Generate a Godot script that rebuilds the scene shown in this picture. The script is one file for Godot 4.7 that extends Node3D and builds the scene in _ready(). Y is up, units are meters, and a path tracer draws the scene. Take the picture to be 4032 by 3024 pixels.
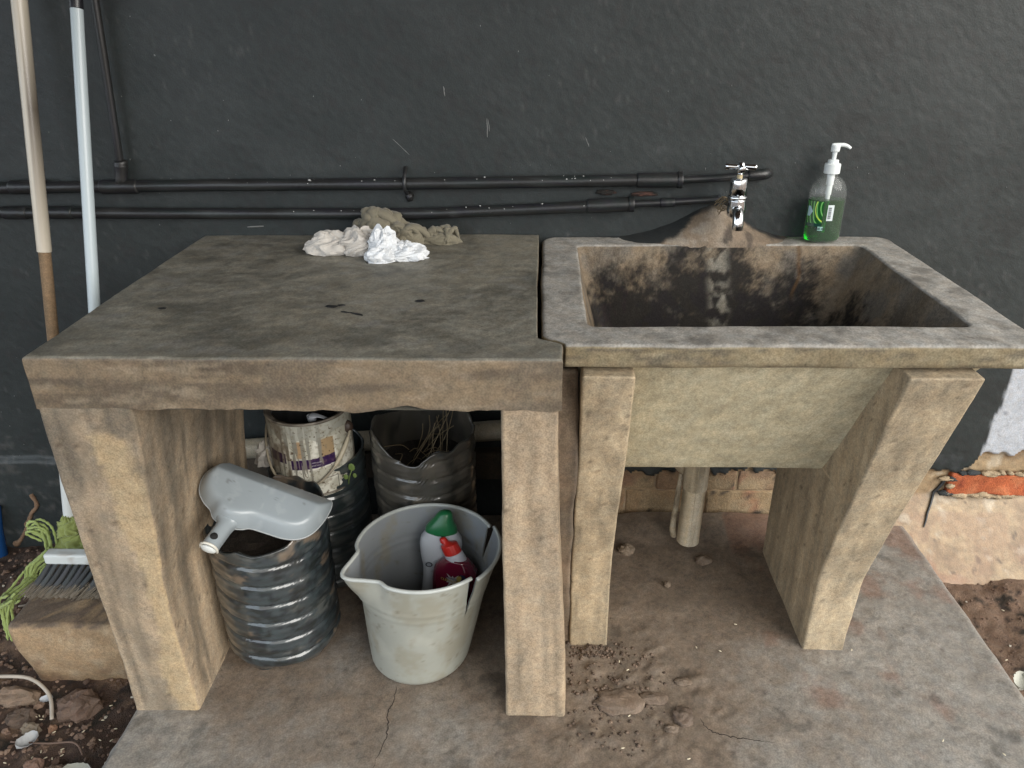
extends Node3D

# ---------------------------------------------------------------- state
var M := {}                                  # materials
var used := {}                               # names already given
var nz := FastNoiseLite.new()                # layered noise, one unit = one period
var ns := FastNoiseLite.new()                # single-octave noise
var rng := RandomNumberGenerator.new()

# ---------------------------------------------------------------- small helpers
func f3(p: Vector3, s: float) -> float: return nz.get_noise_3d(p.x * s, p.y * s, p.z * s)
func s3(p: Vector3, s: float) -> float: return ns.get_noise_3d(p.x * s, p.y * s, p.z * s)
func sm(a: float, b: float, x: float) -> float: return smoothstep(a, b, x)
func L(r: float, g: float, b: float) -> Color: return Color(r, g, b)
func lin_mat(c: Color, rough: float, called := "") -> StandardMaterial3D:
	var m := StandardMaterial3D.new()
	m.albedo_color = c.linear_to_srgb()
	m.roughness = rough
	m.resource_name = called
	return m

func numbered(called: String) -> String:
	if not used.has(called):
		used[called] = 0
		return called
	used[called] += 1
	return "%s_%03d" % [called, used[called]]

func thing(called: String, label: String, category: String, at := Vector3.ZERO, group := "") -> Node3D:
	var o := Node3D.new()
	o.name = numbered(called)
	add_child(o)
	o.position = at
	if label: o.set_meta("label", label)
	if category: o.set_meta("category", category)
	if group: o.set_meta("group", group)
	return o

# a mesh given in world coordinates, hung under a thing (or the root)
func part(parent: Node3D, called: String, mesh: Mesh, mat: Material, label := "") -> MeshInstance3D:
	var o := MeshInstance3D.new()
	o.name = numbered(called) if parent == self else called
	o.mesh = mesh
	for i in mesh.get_surface_count(): o.set_surface_override_material(i, mat)
	parent.add_child(o, true)
	var off := Vector3.ZERO
	var q: Node = parent
	while q != self:
		off += q.position
		q = q.get_parent()
	o.position = -off
	if label: o.set_meta("label", label)
	return o

func tag(o: Node, label: String, category: String, group := "") -> void:
	o.set_meta("label", label)
	o.set_meta("category", category)
	if group: o.set_meta("group", group)

# ---------------------------------------------------------------- mesh assembly
class MB:
	var v := PackedVector3Array()
	var i := PackedInt32Array()
	var uv := PackedVector2Array()
	var c := PackedColorArray()

	# nu x nv points already appended from base on; du x dv points outwards
	func grid(base: int, nu: int, nv: int, wrap_v := false, skip := {}) -> void:
		var mv := nv if wrap_v else nv - 1
		for a in nu - 1:
			for b in mv:
				if skip.has(a * nv + b): continue
				var b2 := (b + 1) % nv
				var p := base + a * nv + b
				var q := base + a * nv + b2
				var r := base + (a + 1) * nv + b
				var s := base + (a + 1) * nv + b2
				i.append_array([p, q, r, r, q, s])

	func fan(center: int, ring: int, n: int, up: bool) -> void:
		for k in n:
			if up: i.append_array([center, ring + k, ring + (k + 1) % n])
			else: i.append_array([center, ring + (k + 1) % n, ring + k])

	func tri(a: Vector3, b: Vector3, d: Vector3) -> void:
		var n := v.size()
		v.append_array([a, b, d])
		i.append_array([n, n + 1, n + 2])

	func quad(a: Vector3, b: Vector3, d: Vector3, e: Vector3) -> void:
		tri(a, b, d)
		tri(a, d, e)

func mk(b: MB, col = null, warp = null, flat := false) -> ArrayMesh:
	var v := b.v
	var ix := b.i
	if warp != null:
		for k in v.size(): v[k] = warp.call(v[k])
	var uv := b.uv
	var bc := b.c
	if flat:
		var v2 := PackedVector3Array()
		var i2 := PackedInt32Array()
		var u2 := PackedVector2Array()
		var c2 := PackedColorArray()
		for k in ix.size():
			v2.append(v[ix[k]])
			i2.append(k)
			if uv.size(): u2.append(uv[ix[k]])
			if bc.size(): c2.append(bc[ix[k]])
		v = v2
		ix = i2
		uv = u2
		bc = c2
	var n := PackedVector3Array()
	n.resize(v.size())
	for k in range(0, ix.size(), 3):
		var a := ix[k]
		var d := ix[k + 1]
		var e := ix[k + 2]
		var f := (v[e] - v[a]).cross(v[d] - v[a])
		n[a] += f
		n[d] += f
		n[e] += f
	for k in n.size(): n[k] = n[k].normalized() if n[k].length_squared() > 1e-20 else Vector3.UP
	var arr := []
	arr.resize(Mesh.ARRAY_MAX)
	arr[Mesh.ARRAY_VERTEX] = v
	arr[Mesh.ARRAY_NORMAL] = n
	arr[Mesh.ARRAY_INDEX] = ix
	if uv.size() == v.size(): arr[Mesh.ARRAY_TEX_UV] = uv
	if col != null:
		var c := PackedColorArray()
		c.resize(v.size())
		for k in v.size(): c[k] = col.call(v[k], n[k])
		arr[Mesh.ARRAY_COLOR] = c
	elif bc.size() == v.size():
		arr[Mesh.ARRAY_COLOR] = bc
	var am := ArrayMesh.new()
	am.add_surface_from_arrays(Mesh.PRIMITIVE_TRIANGLES, arr)
	return am

# ---------------------------------------------------------------- shapes
func axis(a: float, b: float, r: float, step: float) -> Array:      # [coordinate, drop] pairs with a rounded roll-off at both ends
	var o := []
	for k in 4:
		var t := PI / 2.0 * k / 4.0
		o.append([a + r - r * cos(t), -(r - r * sin(t))])
	var n := maxi(1, int((b - a - 2 * r) / step))
	for k in n + 1: o.append([a + r + (b - a - 2 * r) * k / n, 0.0])
	for k in range(3, -1, -1):
		var t := PI / 2.0 * k / 4.0
		o.append([b - r + r * cos(t), -(r - r * sin(t))])
	return o

# a thick plate with a rounded top edge; top at y
func plate(x0: float, x1: float, z0: float, z1: float, y: float, thick: float, r: float, step: float) -> MB:
	var b := MB.new()
	var xs := axis(x0, x1, r, step)
	var zs := axis(z0, z1, r, step)
	var down := maxi(2, int((thick - r) / step))
	for k in down:
		xs.push_front([x0, -r - (thick - r) * (k + 1.0) / down])
		xs.push_back([x1, -r - (thick - r) * (k + 1.0) / down])
		zs.push_front([z0, -r - (thick - r) * (k + 1.0) / down])
		zs.push_back([z1, -r - (thick - r) * (k + 1.0) / down])
	for zz in zs:
		for xx in xs:
			b.v.append(Vector3(xx[0], y + minf(xx[1], zz[1]), zz[0]))
	b.grid(0, zs.size(), xs.size())           # du = +z, dv = +x : z cross x = +y
	b.quad(Vector3(x0, y - thick, z0), Vector3(x1, y - thick, z0), Vector3(x1, y - thick, z1), Vector3(x0, y - thick, z1))
	return b

func rrect(x0: float, x1: float, z0: float, z1: float, r: float, nx: int, nzz: int, nc := 4) -> PackedVector2Array:
	var o := PackedVector2Array()
	r = minf(r, minf((x1 - x0), (z1 - z0)) * 0.49)
	for k in nzz: o.append(Vector2(x1, lerpf(z0 + r, z1 - r, float(k) / nzz)))
	for k in nc: o.append(Vector2(x1 - r + r * cos(PI / 2 * k / nc), z1 - r + r * sin(PI / 2 * k / nc)))
	for k in nx: o.append(Vector2(lerpf(x1 - r, x0 + r, float(k) / nx), z1))
	for k in nc: o.append(Vector2(x0 + r - r * sin(PI / 2 * k / nc), z1 - r + r * cos(PI / 2 * k / nc)))
	for k in nzz: o.append(Vector2(x0, lerpf(z1 - r, z0 + r, float(k) / nzz)))
	for k in nc: o.append(Vector2(x0 + r - r * cos(PI / 2 * k / nc), z0 + r - r * sin(PI / 2 * k / nc)))
	for k in nx: o.append(Vector2(lerpf(x0 + r, x1 - r, float(k) / nx), z0))
	for k in nc: o.append(Vector2(x1 - r + r * sin(PI / 2 * k / nc), z0 + r - r * cos(PI / 2 * k / nc)))
	return o

# a closed rounded block whose cross-section [x0, x1, z0, z1] depends on y
func block(rect: Callable, y0: float, y1: float, r: float, step: float) -> MB:
	var b := MB.new()
	var m: Array = rect.call((y0 + y1) / 2)
	var nx := maxi(1, int((m[1] - m[0] - 2 * r) / step))
	var nzz := maxi(1, int((m[3] - m[2] - 2 * r) / step))
	var lv := []
	for k in 4: lv.append([y0 + r - r * cos(PI / 2 * k / 4), r - r * sin(PI / 2 * k / 4)])
	var n := maxi(1, int((y1 - y0 - 2 * r) / step))
	for k in n + 1: lv.append([lerpf(y0 + r, y1 - r, float(k) / n), 0.0])
	for k in range(3, -1, -1): lv.append([y1 - r + r * cos(PI / 2 * k / 4), r - r * sin(PI / 2 * k / 4)])
	var per := 0
	for l in lv:
		var q: Array = rect.call(l[0])
		var e: float = l[1]
		var ring := rrect(q[0] + e, q[1] - e, q[2] + e, q[3] - e, maxf(r - e, 0.0006), nx, nzz)
		per = ring.size()
		for p in ring: b.v.append(Vector3(p.x, l[0], p.y))
	b.grid(0, lv.size(), per, true)
	for end in 2:
		var at := (lv.size() - 1) * per if end == 1 else 0
		var cc := Vector3.ZERO
		for k in per: cc += b.v[at + k] / per
		var prev := at
		var steps := 6
		for s in range(1, steps):
			var now := b.v.size()
			for k in per: b.v.append(b.v[at + k].lerp(cc, float(s) / steps))
			for k in per:
				var k2 := (k + 1) % per
				if end == 1: b.i.append_array([prev + k, prev + k2, now + k, now + k, prev + k2, now + k2])
				else: b.i.append_array([prev + k, now + k, prev + k2, now + k, now + k2, prev + k2])
			prev = now
		b.v.append(cc)
		b.fan(b.v.size() - 1, prev, per, end == 1)
	return b

# rings of equal size joined by a skin; each ring runs x -> z (as rrect does) and rings rise for an outward skin
func loft(rings: Array, cap0 := false, cap1 := false) -> MB:
	var b := MB.new()
	var per: int = rings[0].size()
	for r in rings: b.v.append_array(r)
	b.grid(0, rings.size(), per, true)
	for end in 2:
		if (end == 0 and not cap0) or (end == 1 and not cap1): continue
		var at := (rings.size() - 1) * per if end == 1 else 0
		var cc := Vector3.ZERO
		for k in per: cc += b.v[at + k] / per
		b.v.append(cc)
		b.fan(b.v.size() - 1, at, per, end == 1)
	return b

# profile of [radius, y] turned about an axis at c; rising profile = outward skin
func lathe(prof: Array, c: Vector3, n := 48, cap0 := true, cap1 := true) -> MB:
	var rings := []
	for p in prof:
		var r := PackedVector3Array()
		for k in n:
			var t := TAU * k / n
			r.append(c + Vector3(cos(t) * p[0], p[1], sin(t) * p[0]))
		rings.append(r)
	return loft(rings, cap0, cap1)

# tube through points; radius number or array
func tube(pts: Array, rad, n := 12, caps := true) -> MB:
	var rings := []
	var up := Vector3.UP
	for k in pts.size():
		var d: Vector3 = (pts[mini(k + 1, pts.size() - 1)] - pts[maxi(k - 1, 0)]).normalized()
		if k == 0: up = Vector3.UP if absf(d.y) < 0.9 else Vector3.RIGHT
		var a := d.cross(up).normalized()
		up = a.cross(d).normalized()
		var rr: float = rad if rad is float else rad[k]
		var ring := PackedVector3Array()
		for j in n:
			var t := TAU * j / n
			ring.append(pts[k] + (a * cos(t) + up * sin(t)) * rr)
		rings.append(ring)
	var b := loft(rings, caps, caps)
	for k in range(0, b.i.size(), 3):         # the ring runs the other way round here
		var q := b.i[k + 1]
		b.i[k + 1] = b.i[k + 2]
		b.i[k + 2] = q
	return b

func arc_pts(pts: Array, seg := 6) -> Array:  # Catmull-Rom through the points
	var o := []
	for k in pts.size() - 1:
		var p0: Vector3 = pts[maxi(k - 1, 0)]
		var p3: Vector3 = pts[mini(k + 2, pts.size() - 1)]
		for s in seg: o.append(pts[k].cubic_interpolate(pts[k + 1], p0, p3, float(s) / seg))
	o.append(pts[-1])
	return o

func merge(a: MB, b: MB) -> MB:
	var n := a.v.size()
	a.v.append_array(b.v)
	for k in b.i: a.i.append(k + n)
	a.uv.append_array(b.uv)
	a.c.append_array(b.c)
	return a

func xf(b: MB, t: Transform3D) -> MB:
	for k in b.v.size(): b.v[k] = t * b.v[k]
	return b

func lump(c: Vector3, r: Vector3, rough: float, freq: float, seed_at: float, n := 10) -> MB:   # a stone
	var prof := []
	for k in n + 1: prof.append([sin(PI * k / n), -cos(PI * k / n)])
	var b := lathe(prof, Vector3.ZERO, n + 4, false, false)
	for k in b.v.size():
		var p := b.v[k]
		var q := p * (1.0 + rough * f3(p * freq + Vector3(seed_at, 0, 0), 1.0))
		b.v[k] = c + q * r
	return b

# ---------------------------------------------------------------- textures
func noise_bytes(size: int, freq: float, oct: int, seed_at: int, kind := FastNoiseLite.TYPE_SIMPLEX_SMOOTH) -> PackedByteArray:
	var f := FastNoiseLite.new()
	f.noise_type = kind
	f.seed = seed_at
	f.frequency = freq
	f.fractal_type = FastNoiseLite.FRACTAL_FBM if oct > 1 else FastNoiseLite.FRACTAL_NONE
	f.fractal_octaves = oct
	var im := f.get_seamless_image(size, size)
	im.convert(Image.FORMAT_L8)
	return im.get_data()

func tex(d: PackedByteArray, size: int, fmt: int) -> ImageTexture:
	return ImageTexture.create_from_image(Image.create_from_data(size, size, false, fmt, d))

var grain: PackedByteArray
func make_textures() -> void:
	var S := 768
	var a := noise_bytes(S, 0.012, 4, 3)
	var g := noise_bytes(S, 0.16, 2, 5)
	var p := noise_bytes(S, 0.055, 2, 8)
	var w := noise_bytes(S, 0.02, 3, 11)
	var alb := PackedByteArray()
	alb.resize(S * S * 3)
	var hgt := PackedByteArray()
	hgt.resize(S * S)
	var wal := PackedByteArray()
	wal.resize(S * S)
	for k in S * S:
		var A := a[k] / 255.0 - 0.5
		var G := g[k] / 255.0 - 0.5
		var P := p[k] / 255.0
		var pit := clampf((0.11 - P) * 9.0, 0.0, 1.0)
		var v := 0.84 + 0.10 * A + 0.22 * G + 0.14 * (P - 0.5)
		v *= 1.0 - 0.18 * pit
		var warm := (w[k] / 255.0 - 0.5) * 0.035
		alb[k * 3] = int(clampf(v * (1.0 + warm), 0.0, 1.0) * 255.0)
		alb[k * 3 + 1] = int(clampf(v, 0.0, 1.0) * 255.0)
		alb[k * 3 + 2] = int(clampf(v * (1.0 - warm), 0.0, 1.0) * 255.0)
		hgt[k] = int(clampf(0.55 + 0.35 * A + 0.35 * G + 0.2 * (P - 0.5) - 0.45 * pit, 0.0, 1.0) * 255.0)
		wal[k] = int(clampf(0.5 + 0.5 * (P - 0.5) + 0.35 * G + 0.3 * A - 0.25 * pit, 0.0, 1.0) * 255.0)
	grain = g
	M.t_alb = tex(alb, S, Image.FORMAT_RGB8)
	M.t_hgt = tex(hgt, S, Image.FORMAT_L8)
	M.t_wal = tex(wal, S, Image.FORMAT_L8)

func tri_mat(called: String, rough: float, per_m: float, relief: float, hgt: Texture2D, with_alb := true) -> StandardMaterial3D:
	var m := StandardMaterial3D.new()
	m.resource_name = called
	m.vertex_color_use_as_albedo = true
	m.roughness = rough
	m.uv1_triplanar = true
	m.uv1_world_triplanar = true
	m.uv1_triplanar_sharpness = 4.0
	m.uv1_scale = Vector3.ONE * per_m
	if with_alb: m.albedo_texture = M.t_alb
	if relief > 0.0:
		m.heightmap_enabled = true
		m.heightmap_texture = hgt
		m.heightmap_scale = relief
	return m

func vmat(called: String, rough: float) -> StandardMaterial3D:
	var m := StandardMaterial3D.new()
	m.resource_name = called
	m.vertex_color_use_as_albedo = true
	m.roughness = rough
	return m

func make_materials() -> void:
	M.concrete = tri_mat("concrete", 0.86, 1.9, 0.07, M.t_hgt)
	M.smooth_concrete = tri_mat("smooth concrete", 0.55, 1.7, 0.045, M.t_hgt)
	M.basin = tri_mat("sink concrete", 0.72, 1.8, 0.06, M.t_hgt)
	M.basin.metallic_specular = 0.28
	M.slab = tri_mat("trodden concrete", 0.75, 1.7, 0.08, M.t_hgt)
	M.paint = tri_mat("black wall paint", 0.52, 4.2, 0.032, M.t_wal)
	M.brick = tri_mat("brick", 0.92, 2.6, 0.35, M.t_hgt)
	M.dirt = tri_mat("dirt", 0.97, 2.4, 0.5, M.t_hgt)
	M.stone = tri_mat("stone", 0.9, 4.0, 0.2, M.t_hgt)
	M.pipe = tri_mat("black pipe paint", 0.38, 3.0, 0.03, M.t_wal, false)
	M.old_pvc = tri_mat("stained plastic pipe", 0.55, 3.5, 0.05, M.t_hgt)
	M.cloth = tri_mat("cloth", 0.95, 16.0, 0.05, M.t_hgt, false)
	M.cloth.rim_enabled = true
	M.cloth.rim = 0.3
	M.cloth.backlight_enabled = true
	M.cloth.backlight = Color(0.12, 0.12, 0.12)
	M.dull = vmat("dull plastic", 0.5)
	M.plastic = vmat("plastic", 0.25)
	M.pet = vmat("dirty clear plastic over soil", 0.3)
	M.pet.clearcoat_enabled = true
	M.pet.clearcoat = 1.0
	M.pet.clearcoat_roughness = 0.03
	M.metal = vmat("painted tin", 0.45)
	M.fibre = vmat("fibre", 0.95)
	M.chrome = lin_mat(L(0.72, 0.73, 0.74), 0.1, "chrome")
	M.chrome.metallic = 1.0

# ---------------------------------------------------------------- camera and light
func _ready() -> void:
	var cam := Camera3D.new()
	cam.name = "camera"
	add_child(cam)
	cam.position = Vector3(0, 1.278, 1.77)
	cam.rotation_order = EULER_ORDER_YXZ
	cam.rotation_degrees = Vector3(-25.9, 2.3, -0.7)
	cam.fov = 53.07
	cam.near = 0.02
	cam.far = 400.0
	cam.current = true
	var sky_mat := ProceduralSkyMaterial.new()
	sky_mat.sky_top_color = Color(0.80, 0.85, 0.90)
	sky_mat.sky_horizon_color = Color(0.86, 0.89, 0.92)
	sky_mat.sky_curve = 0.2
	sky_mat.ground_bottom_color = Color(0.30, 0.25, 0.20)
	sky_mat.ground_horizon_color = Color(0.45, 0.42, 0.38)
	sky_mat.sky_energy_multiplier = 1.0
	var sky := Sky.new()
	sky.sky_material = sky_mat
	var env := Environment.new()
	env.background_mode = Environment.BG_SKY
	env.sky = sky
	env.tonemap_mode = Environment.TONE_MAPPER_LINEAR
	env.tonemap_exposure = 3.35
	env.sdfgi_enabled = true
	env.ssao_enabled = true
	env.ssil_enabled = true
	var we := WorldEnvironment.new()
	we.name = "environment"
	we.environment = env
	add_child(we)
	var sun := DirectionalLight3D.new()
	sun.name = "overcast_sun"
	add_child(sun)
	sun.rotation_degrees = Vector3(-30, 46, 0)        # from the open front, right of the viewer
	sun.light_energy = 0.42
	sun.light_angular_distance = 50.0
	sun.light_color = Color(1.0, 0.985, 0.96)
	sun.shadow_enabled = true
	nz.noise_type = FastNoiseLite.TYPE_SIMPLEX_SMOOTH
	nz.seed = 7
	nz.frequency = 1.0
	nz.fractal_type = FastNoiseLite.FRACTAL_FBM
	nz.fractal_octaves = 4
	ns.noise_type = FastNoiseLite.TYPE_SIMPLEX_SMOOTH
	ns.seed = 21
	ns.frequency = 1.0
	ns.fractal_type = FastNoiseLite.FRACTAL_NONE
	rng.seed = 4242
	make_textures()
	make_materials()
	build_all()

# ---------------------------------------------------------------- the wall
const WALL_Z := -0.025
func paint_foot(x: float) -> float:           # lower edge of the paint, right of the table
	var p := Vector3(x, 0, 0)
	if x < 0.06: return -1.0
	var y := 0.142 + 0.022 * f3(p, 9.0) + 0.012 * s3(p, 45.0)
	if x > 1.02: y = lerpf(y, 0.155 + 0.012 * s3(p, 30.0), sm(1.02, 1.06, x))
	if x > 1.13: y = lerpf(y, 0.21 + 0.02 * s3(p, 20.0), sm(1.13, 1.19, x))
	return y

func white_edge(y: float) -> float:
	return 1.188 + 0.006 * s3(Vector3(0, y, 3), 14.0) - 0.02 * (1.0 - sm(0.2, 0.45, y))

func wall_pos(x: float, y: float) -> Vector3:
	var p := Vector3(x, y, 0)
	var z := WALL_Z
	z += 0.004 * s3(p, 1.4) + 0.00025 * s3(p, 9.0) + 0.00025 * s3(p, 34.0) + 0.0004 * s3(p, 80.0)
	if x < -0.5: z += 0.012 * sm(0.175, 0.16, y + 0.006 * s3(p, 12.0)) * sm(-0.5, -0.75, x)
	var foot := paint_foot(x)
	if y < foot:
		z -= 0.011 * sm(foot, foot - 0.006, y)
	if x > 0.62 and y < 0.1:
		z += 0.62 * maxf(0.0, 0.075 - y) * sm(0.62, 0.8, x)
	elif x > 0.06 and y < 0.0:
		z += 0.3 * -y
	return Vector3(x, y, z)

func wall_col(p: Vector3, _n: Vector3) -> Color:
	var q := Vector3(p.x, p.y, 0)
	var lo := f3(q, 1.6)
	var hi := f3(q, 11.0)
	var foot := paint_foot(p.x)
	if p.y < foot - 0.002:                                            # bare plaster
		var c := L(0.46, 0.335, 0.20).lerp(L(0.34, 0.23, 0.135), sm(-0.1, 0.35, f3(q, 7.0)))
		c = c.lerp(L(0.56, 0.47, 0.35), 0.8 * sm(0.16, 0.34, f3(q + Vector3(5, 0, 0), 13.0)))
		c = c * (1.0 + 0.35 * f3(q * Vector3(1, 2, 1), 20.0) + 0.25 * f3(q, 60.0))
		c = c.lerp(L(0.40, 0.22, 0.13), 0.7 * sm(0.16, 0.40, f3(q + Vector3(9, 0, 0), 6.0)))
		c = c.lerp(L(0.10, 0.065, 0.045), 0.8 * sm(0.42, 0.52, f3(q + Vector3(2, 7, 0), 24.0)))
		if p.x > 0.7 and p.y < 0.03:
			c = c.lerp(L(0.33, 0.19, 0.115), 0.4 * sm(0.02, 0.3, f3(q + Vector3(1, 1, 0), 8.0) + 0.15 * s3(q, 40.0)))
		return c
	var we := white_edge(p.y)
	var w := L(0.58, 0.61, 0.66) * (1.0 + 0.12 * hi)
	w = w.lerp(L(0.30, 0.31, 0.33), sm(0.25, 0.5, f3(q, 30.0)) * 0.7)
	if p.x > we + 0.003: return w
	var k := L(0.0275, 0.0345, 0.0345) * (1.0 + 0.25 * lo + 0.2 * hi)
	# scuffed, chalky film in broken patches and dark blotches with ragged outlines
	var chalk := f3(q * Vector3(1.0, 1.6, 1) + Vector3(14, 3, 0), 3.6)
	k = k.lerp(L(0.052, 0.061, 0.061), 0.35 * sm(0.0, 0.5, chalk))
	var blot := f3(q + Vector3(40, 8, 0), 4.2) + 0.35 * f3(q, 26.0)
	k = k.lerp(L(0.0115, 0.012, 0.012), 0.45 * sm(0.22, 0.5, blot) * sm(0.2, 0.6, p.x))
	var scuff := s3(q * Vector3(60, 22, 1), 1.0)
	if scuff > 0.55: k = k.lerp(L(0.085, 0.088, 0.086), 0.55 * sm(0.55, 0.85, scuff) * sm(-0.1, 0.3, lo))
	if p.x < -0.6 and p.y < 0.24:                                     # cement dust and cobweb on the foot of the wall
		var dust := f3(q * Vector3(1, 2.2, 1) + Vector3(3, 60, 0), 9.0) + 0.4 * s3(q, 50.0)
		k = k.lerp(L(0.12, 0.118, 0.112), 0.5 * sm(0.1, 0.7, dust))
	if p.x > 0.06 and p.y < foot + 0.05:
		k = k.lerp(L(0.065, 0.072, 0.076), 0.6 * sm(0.0, 0.4, f3(q + Vector3(7, 2, 0), 16.0)))
	return k.lerp(w, sm(-0.003, 0.003, p.x - we))

func spaced(a: float, b: float, fine: float, lo: float, hi: float) -> PackedFloat32Array:
	var o := PackedFloat32Array()
	for k in 8: o.append(lerpf(lo, a, k / 8.0))
	var n := int((b - a) / fine)
	for k in n: o.append(lerpf(a, b, float(k) / n))
	for k in 9: o.append(lerpf(b, hi, k / 8.0))
	return o

func build_wall() -> void:
	var w := thing("wall", "black painted plaster wall with bare brick and white paint at its right end", "wall", Vector3(0, -0.15, WALL_Z))
	var b := MB.new()
	var xs := spaced(-1.66, 1.40, 0.0062, -3.4, 3.2)
	var ys := spaced(-0.2, 1.42, 0.0062, -0.4, 2.6)
	for x in xs:
		for y in ys: b.v.append(wall_pos(x, y))
	b.grid(0, xs.size(), ys.size())            # du = +x, dv = +y : +z
	var at := b.v.size()
	for c in [[-3.4, -0.4], [3.2, -0.4], [3.2, 2.6], [-3.4, 2.6]]:
		b.v.append(Vector3(c[0], c[1], -0.04))
		b.v.append(Vector3(c[0], c[1], -0.25))
	for k in 4:
		var n := (k + 1) % 4
		b.i.append_array([at + 2 * k, at + 2 * n, at + 2 * k + 1, at + 2 * n, at + 2 * n + 1, at + 2 * k + 1])
	b.i.append_array([at + 1, at + 3, at + 5, at + 1, at + 5, at + 7])
	part(w, "plaster", mk(b, wall_col), M.paint)
	# bricks of the two lowest courses, smeared with plaster except where it fell off
	var cols := [L(0.33, 0.20, 0.125), L(0.36, 0.235, 0.14), L(0.31, 0.205, 0.13), L(0.42, 0.28, 0.165), L(0.40, 0.27, 0.15), L(0.42, 0.30, 0.17)]
	var spots := []
	for k in 5: spots.append([0.10 + 0.222 * k, 0.080, 0.218, 0.064, k % 3, 0.004])
	for k in 5: spots.append([0.02 + 0.222 * k, -0.012, 0.219, 0.089, 3 + k % 3, 0.0035])
	spots.append([1.105, 0.080, 0.225, 0.066, 9, 0.016])
	for s in spots:
		if s[0] + s[2] > 1.1 and s[4] != 9: continue
		var base: Color = L(0.50, 0.125, 0.045) if s[4] == 9 else cols[s[4]]
		var orange: bool = s[4] == 9
		var zf: float = wall_pos(s[0] + 0.1, s[1] + 0.04).z + s[5]
		var bb := block(func(_y): return [s[0], s[0] + s[2], WALL_Z - 0.05, zf], s[1], s[1] + s[3], 0.006, 0.012)
		var sx: float = s[0]
		var m := mk(bb, func(p, _n):
			var c := base * (1.0 + 0.35 * f3(p, 9.0))
			if orange:
				c = c.lerp(L(0.62, 0.21, 0.09), sm(0.0, 0.3, f3(p, 16.0)))
				c = c.lerp(L(0.30, 0.06, 0.025), sm(0.22, 0.36, f3(p + Vector3(3, 3, 3), 15.0)))
			else:
				c = c.lerp(L(0.42, 0.31, 0.185), sm(-0.15, 0.3, f3(p + Vector3(sx, 5, 0), 8.0)))
				c = c.lerp(L(0.33, 0.14, 0.085), 0.6 * sm(0.2, 0.42, f3(p + Vector3(8, 5, sx), 7.0)))
				c = c.lerp(L(0.07, 0.055, 0.045), sm(0.33, 0.45, f3(p + Vector3(1, 8, 2), 20.0)))
			return c,
			func(p): return p + Vector3(0.003 * f3(p, 12.0), (0.010 if orange else 0.003) * f3(p + Vector3(9, 0, 0), 14.0), (0.007 if orange else 0.004) * f3(p, 18.0) if p.z > WALL_Z - 0.03 else 0.0))
		part(w, "brick", m, M.brick, "bare orange brick where the plaster has broken away" if orange else "")
	# crumbling plaster and lapped paint round the bare brick
	var cr := RandomNumberGenerator.new()
	cr.seed = 17
	for k in 30:
		var x := cr.randf_range(1.095, 1.33)
		var low := k % 2 == 0
		if k > 22: x = cr.randf_range(1.095, 1.115)
		var y := (0.079 if low else 0.149) + cr.randf_range(-0.005, 0.004)
		if k > 22: y = cr.randf_range(0.08, 0.145)
		var dark := not low and x < 1.19
		var lp := lump(wall_pos(x, y) + Vector3(0, 0, 0.012), Vector3(cr.randf_range(0.008, 0.024), cr.randf_range(0.003, 0.009), 0.009), 0.7, 1.6, k * 3.0, 8)
		part(w, "plaster_flake", mk(lp, func(p, _n): return (L(0.045, 0.052, 0.055) if dark else L(0.48, 0.37, 0.24)) * (1.0 + 0.4 * f3(p, 40.0))), M.brick)
	# run of black paint over the bare plaster, a dried gecko-brown hole in it
	var run := []
	for k in 9:
		var y := 0.13 - 0.0165 * k
		var q := wall_pos(1.098 - 0.0062 * k + 0.004 * s3(Vector3(k, 0, 0), 0.9), y)
		run.append(q + Vector3(0, 0, 0.004))
	part(w, "paint_run", mk(tube(run, [0.0045, 0.0045, 0.004, 0.004, 0.0035, 0.003, 0.003, 0.0025, 0.0015], 6), func(_p, _n): return L(0.03, 0.034, 0.038)), M.pipe)
	# termite mud trail on the left
	var trail := []
	for q in [[-1.444, 0.056], [-1.437, 0.03], [-1.441, 0.012], [-1.462, -0.010], [-1.468, -0.022], [-1.489, -0.048], [-1.49, -0.062], [-1.507, -0.085], [-1.525, -0.108], [-1.542, -0.122]]:
		trail.append(wall_pos(q[0], q[1]) + Vector3(0, 0, 0.002))
	var rad := []
	var tp := arc_pts(trail, 5)
	for k in tp.size(): rad.append(0.0055 + 0.002 * s3(Vector3(k, 0, 0), 0.6) + 0.005 * sm(40.0, 45.0, k))
	part(w, "mud_trail", mk(tube(tp, rad, 8), func(p, _n): return L(0.30, 0.19, 0.12) * (1.0 + 0.4 * f3(p, 60.0))), M.dirt)
	# flecks of light paint and plaster on the wall
	var fl := MB.new()
	var r := RandomNumberGenerator.new()
	r.seed = 99
	for k in 110:
		var x := r.randf_range(-1.3, 1.1)
		var y := r.randf_range(0.81, 1.32) if r.randf() < 0.55 else r.randf_range(0.88, 0.99)
		if k > 85:
			x = r.randf_range(-1.55, -0.95)
			y = r.randf_range(-0.05, 0.5)
		var s := r.randf_range(0.0005, 0.0011) * (2.2 if r.randf() < 0.06 else 1.0)
		fl = merge(fl, lump(wall_pos(x, y) + Vector3(0, 0, 0.0006), Vector3(s, s * r.randf_range(0.7, 2.2), 0.0008), 0.5, 1.5, k, 4))
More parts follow.
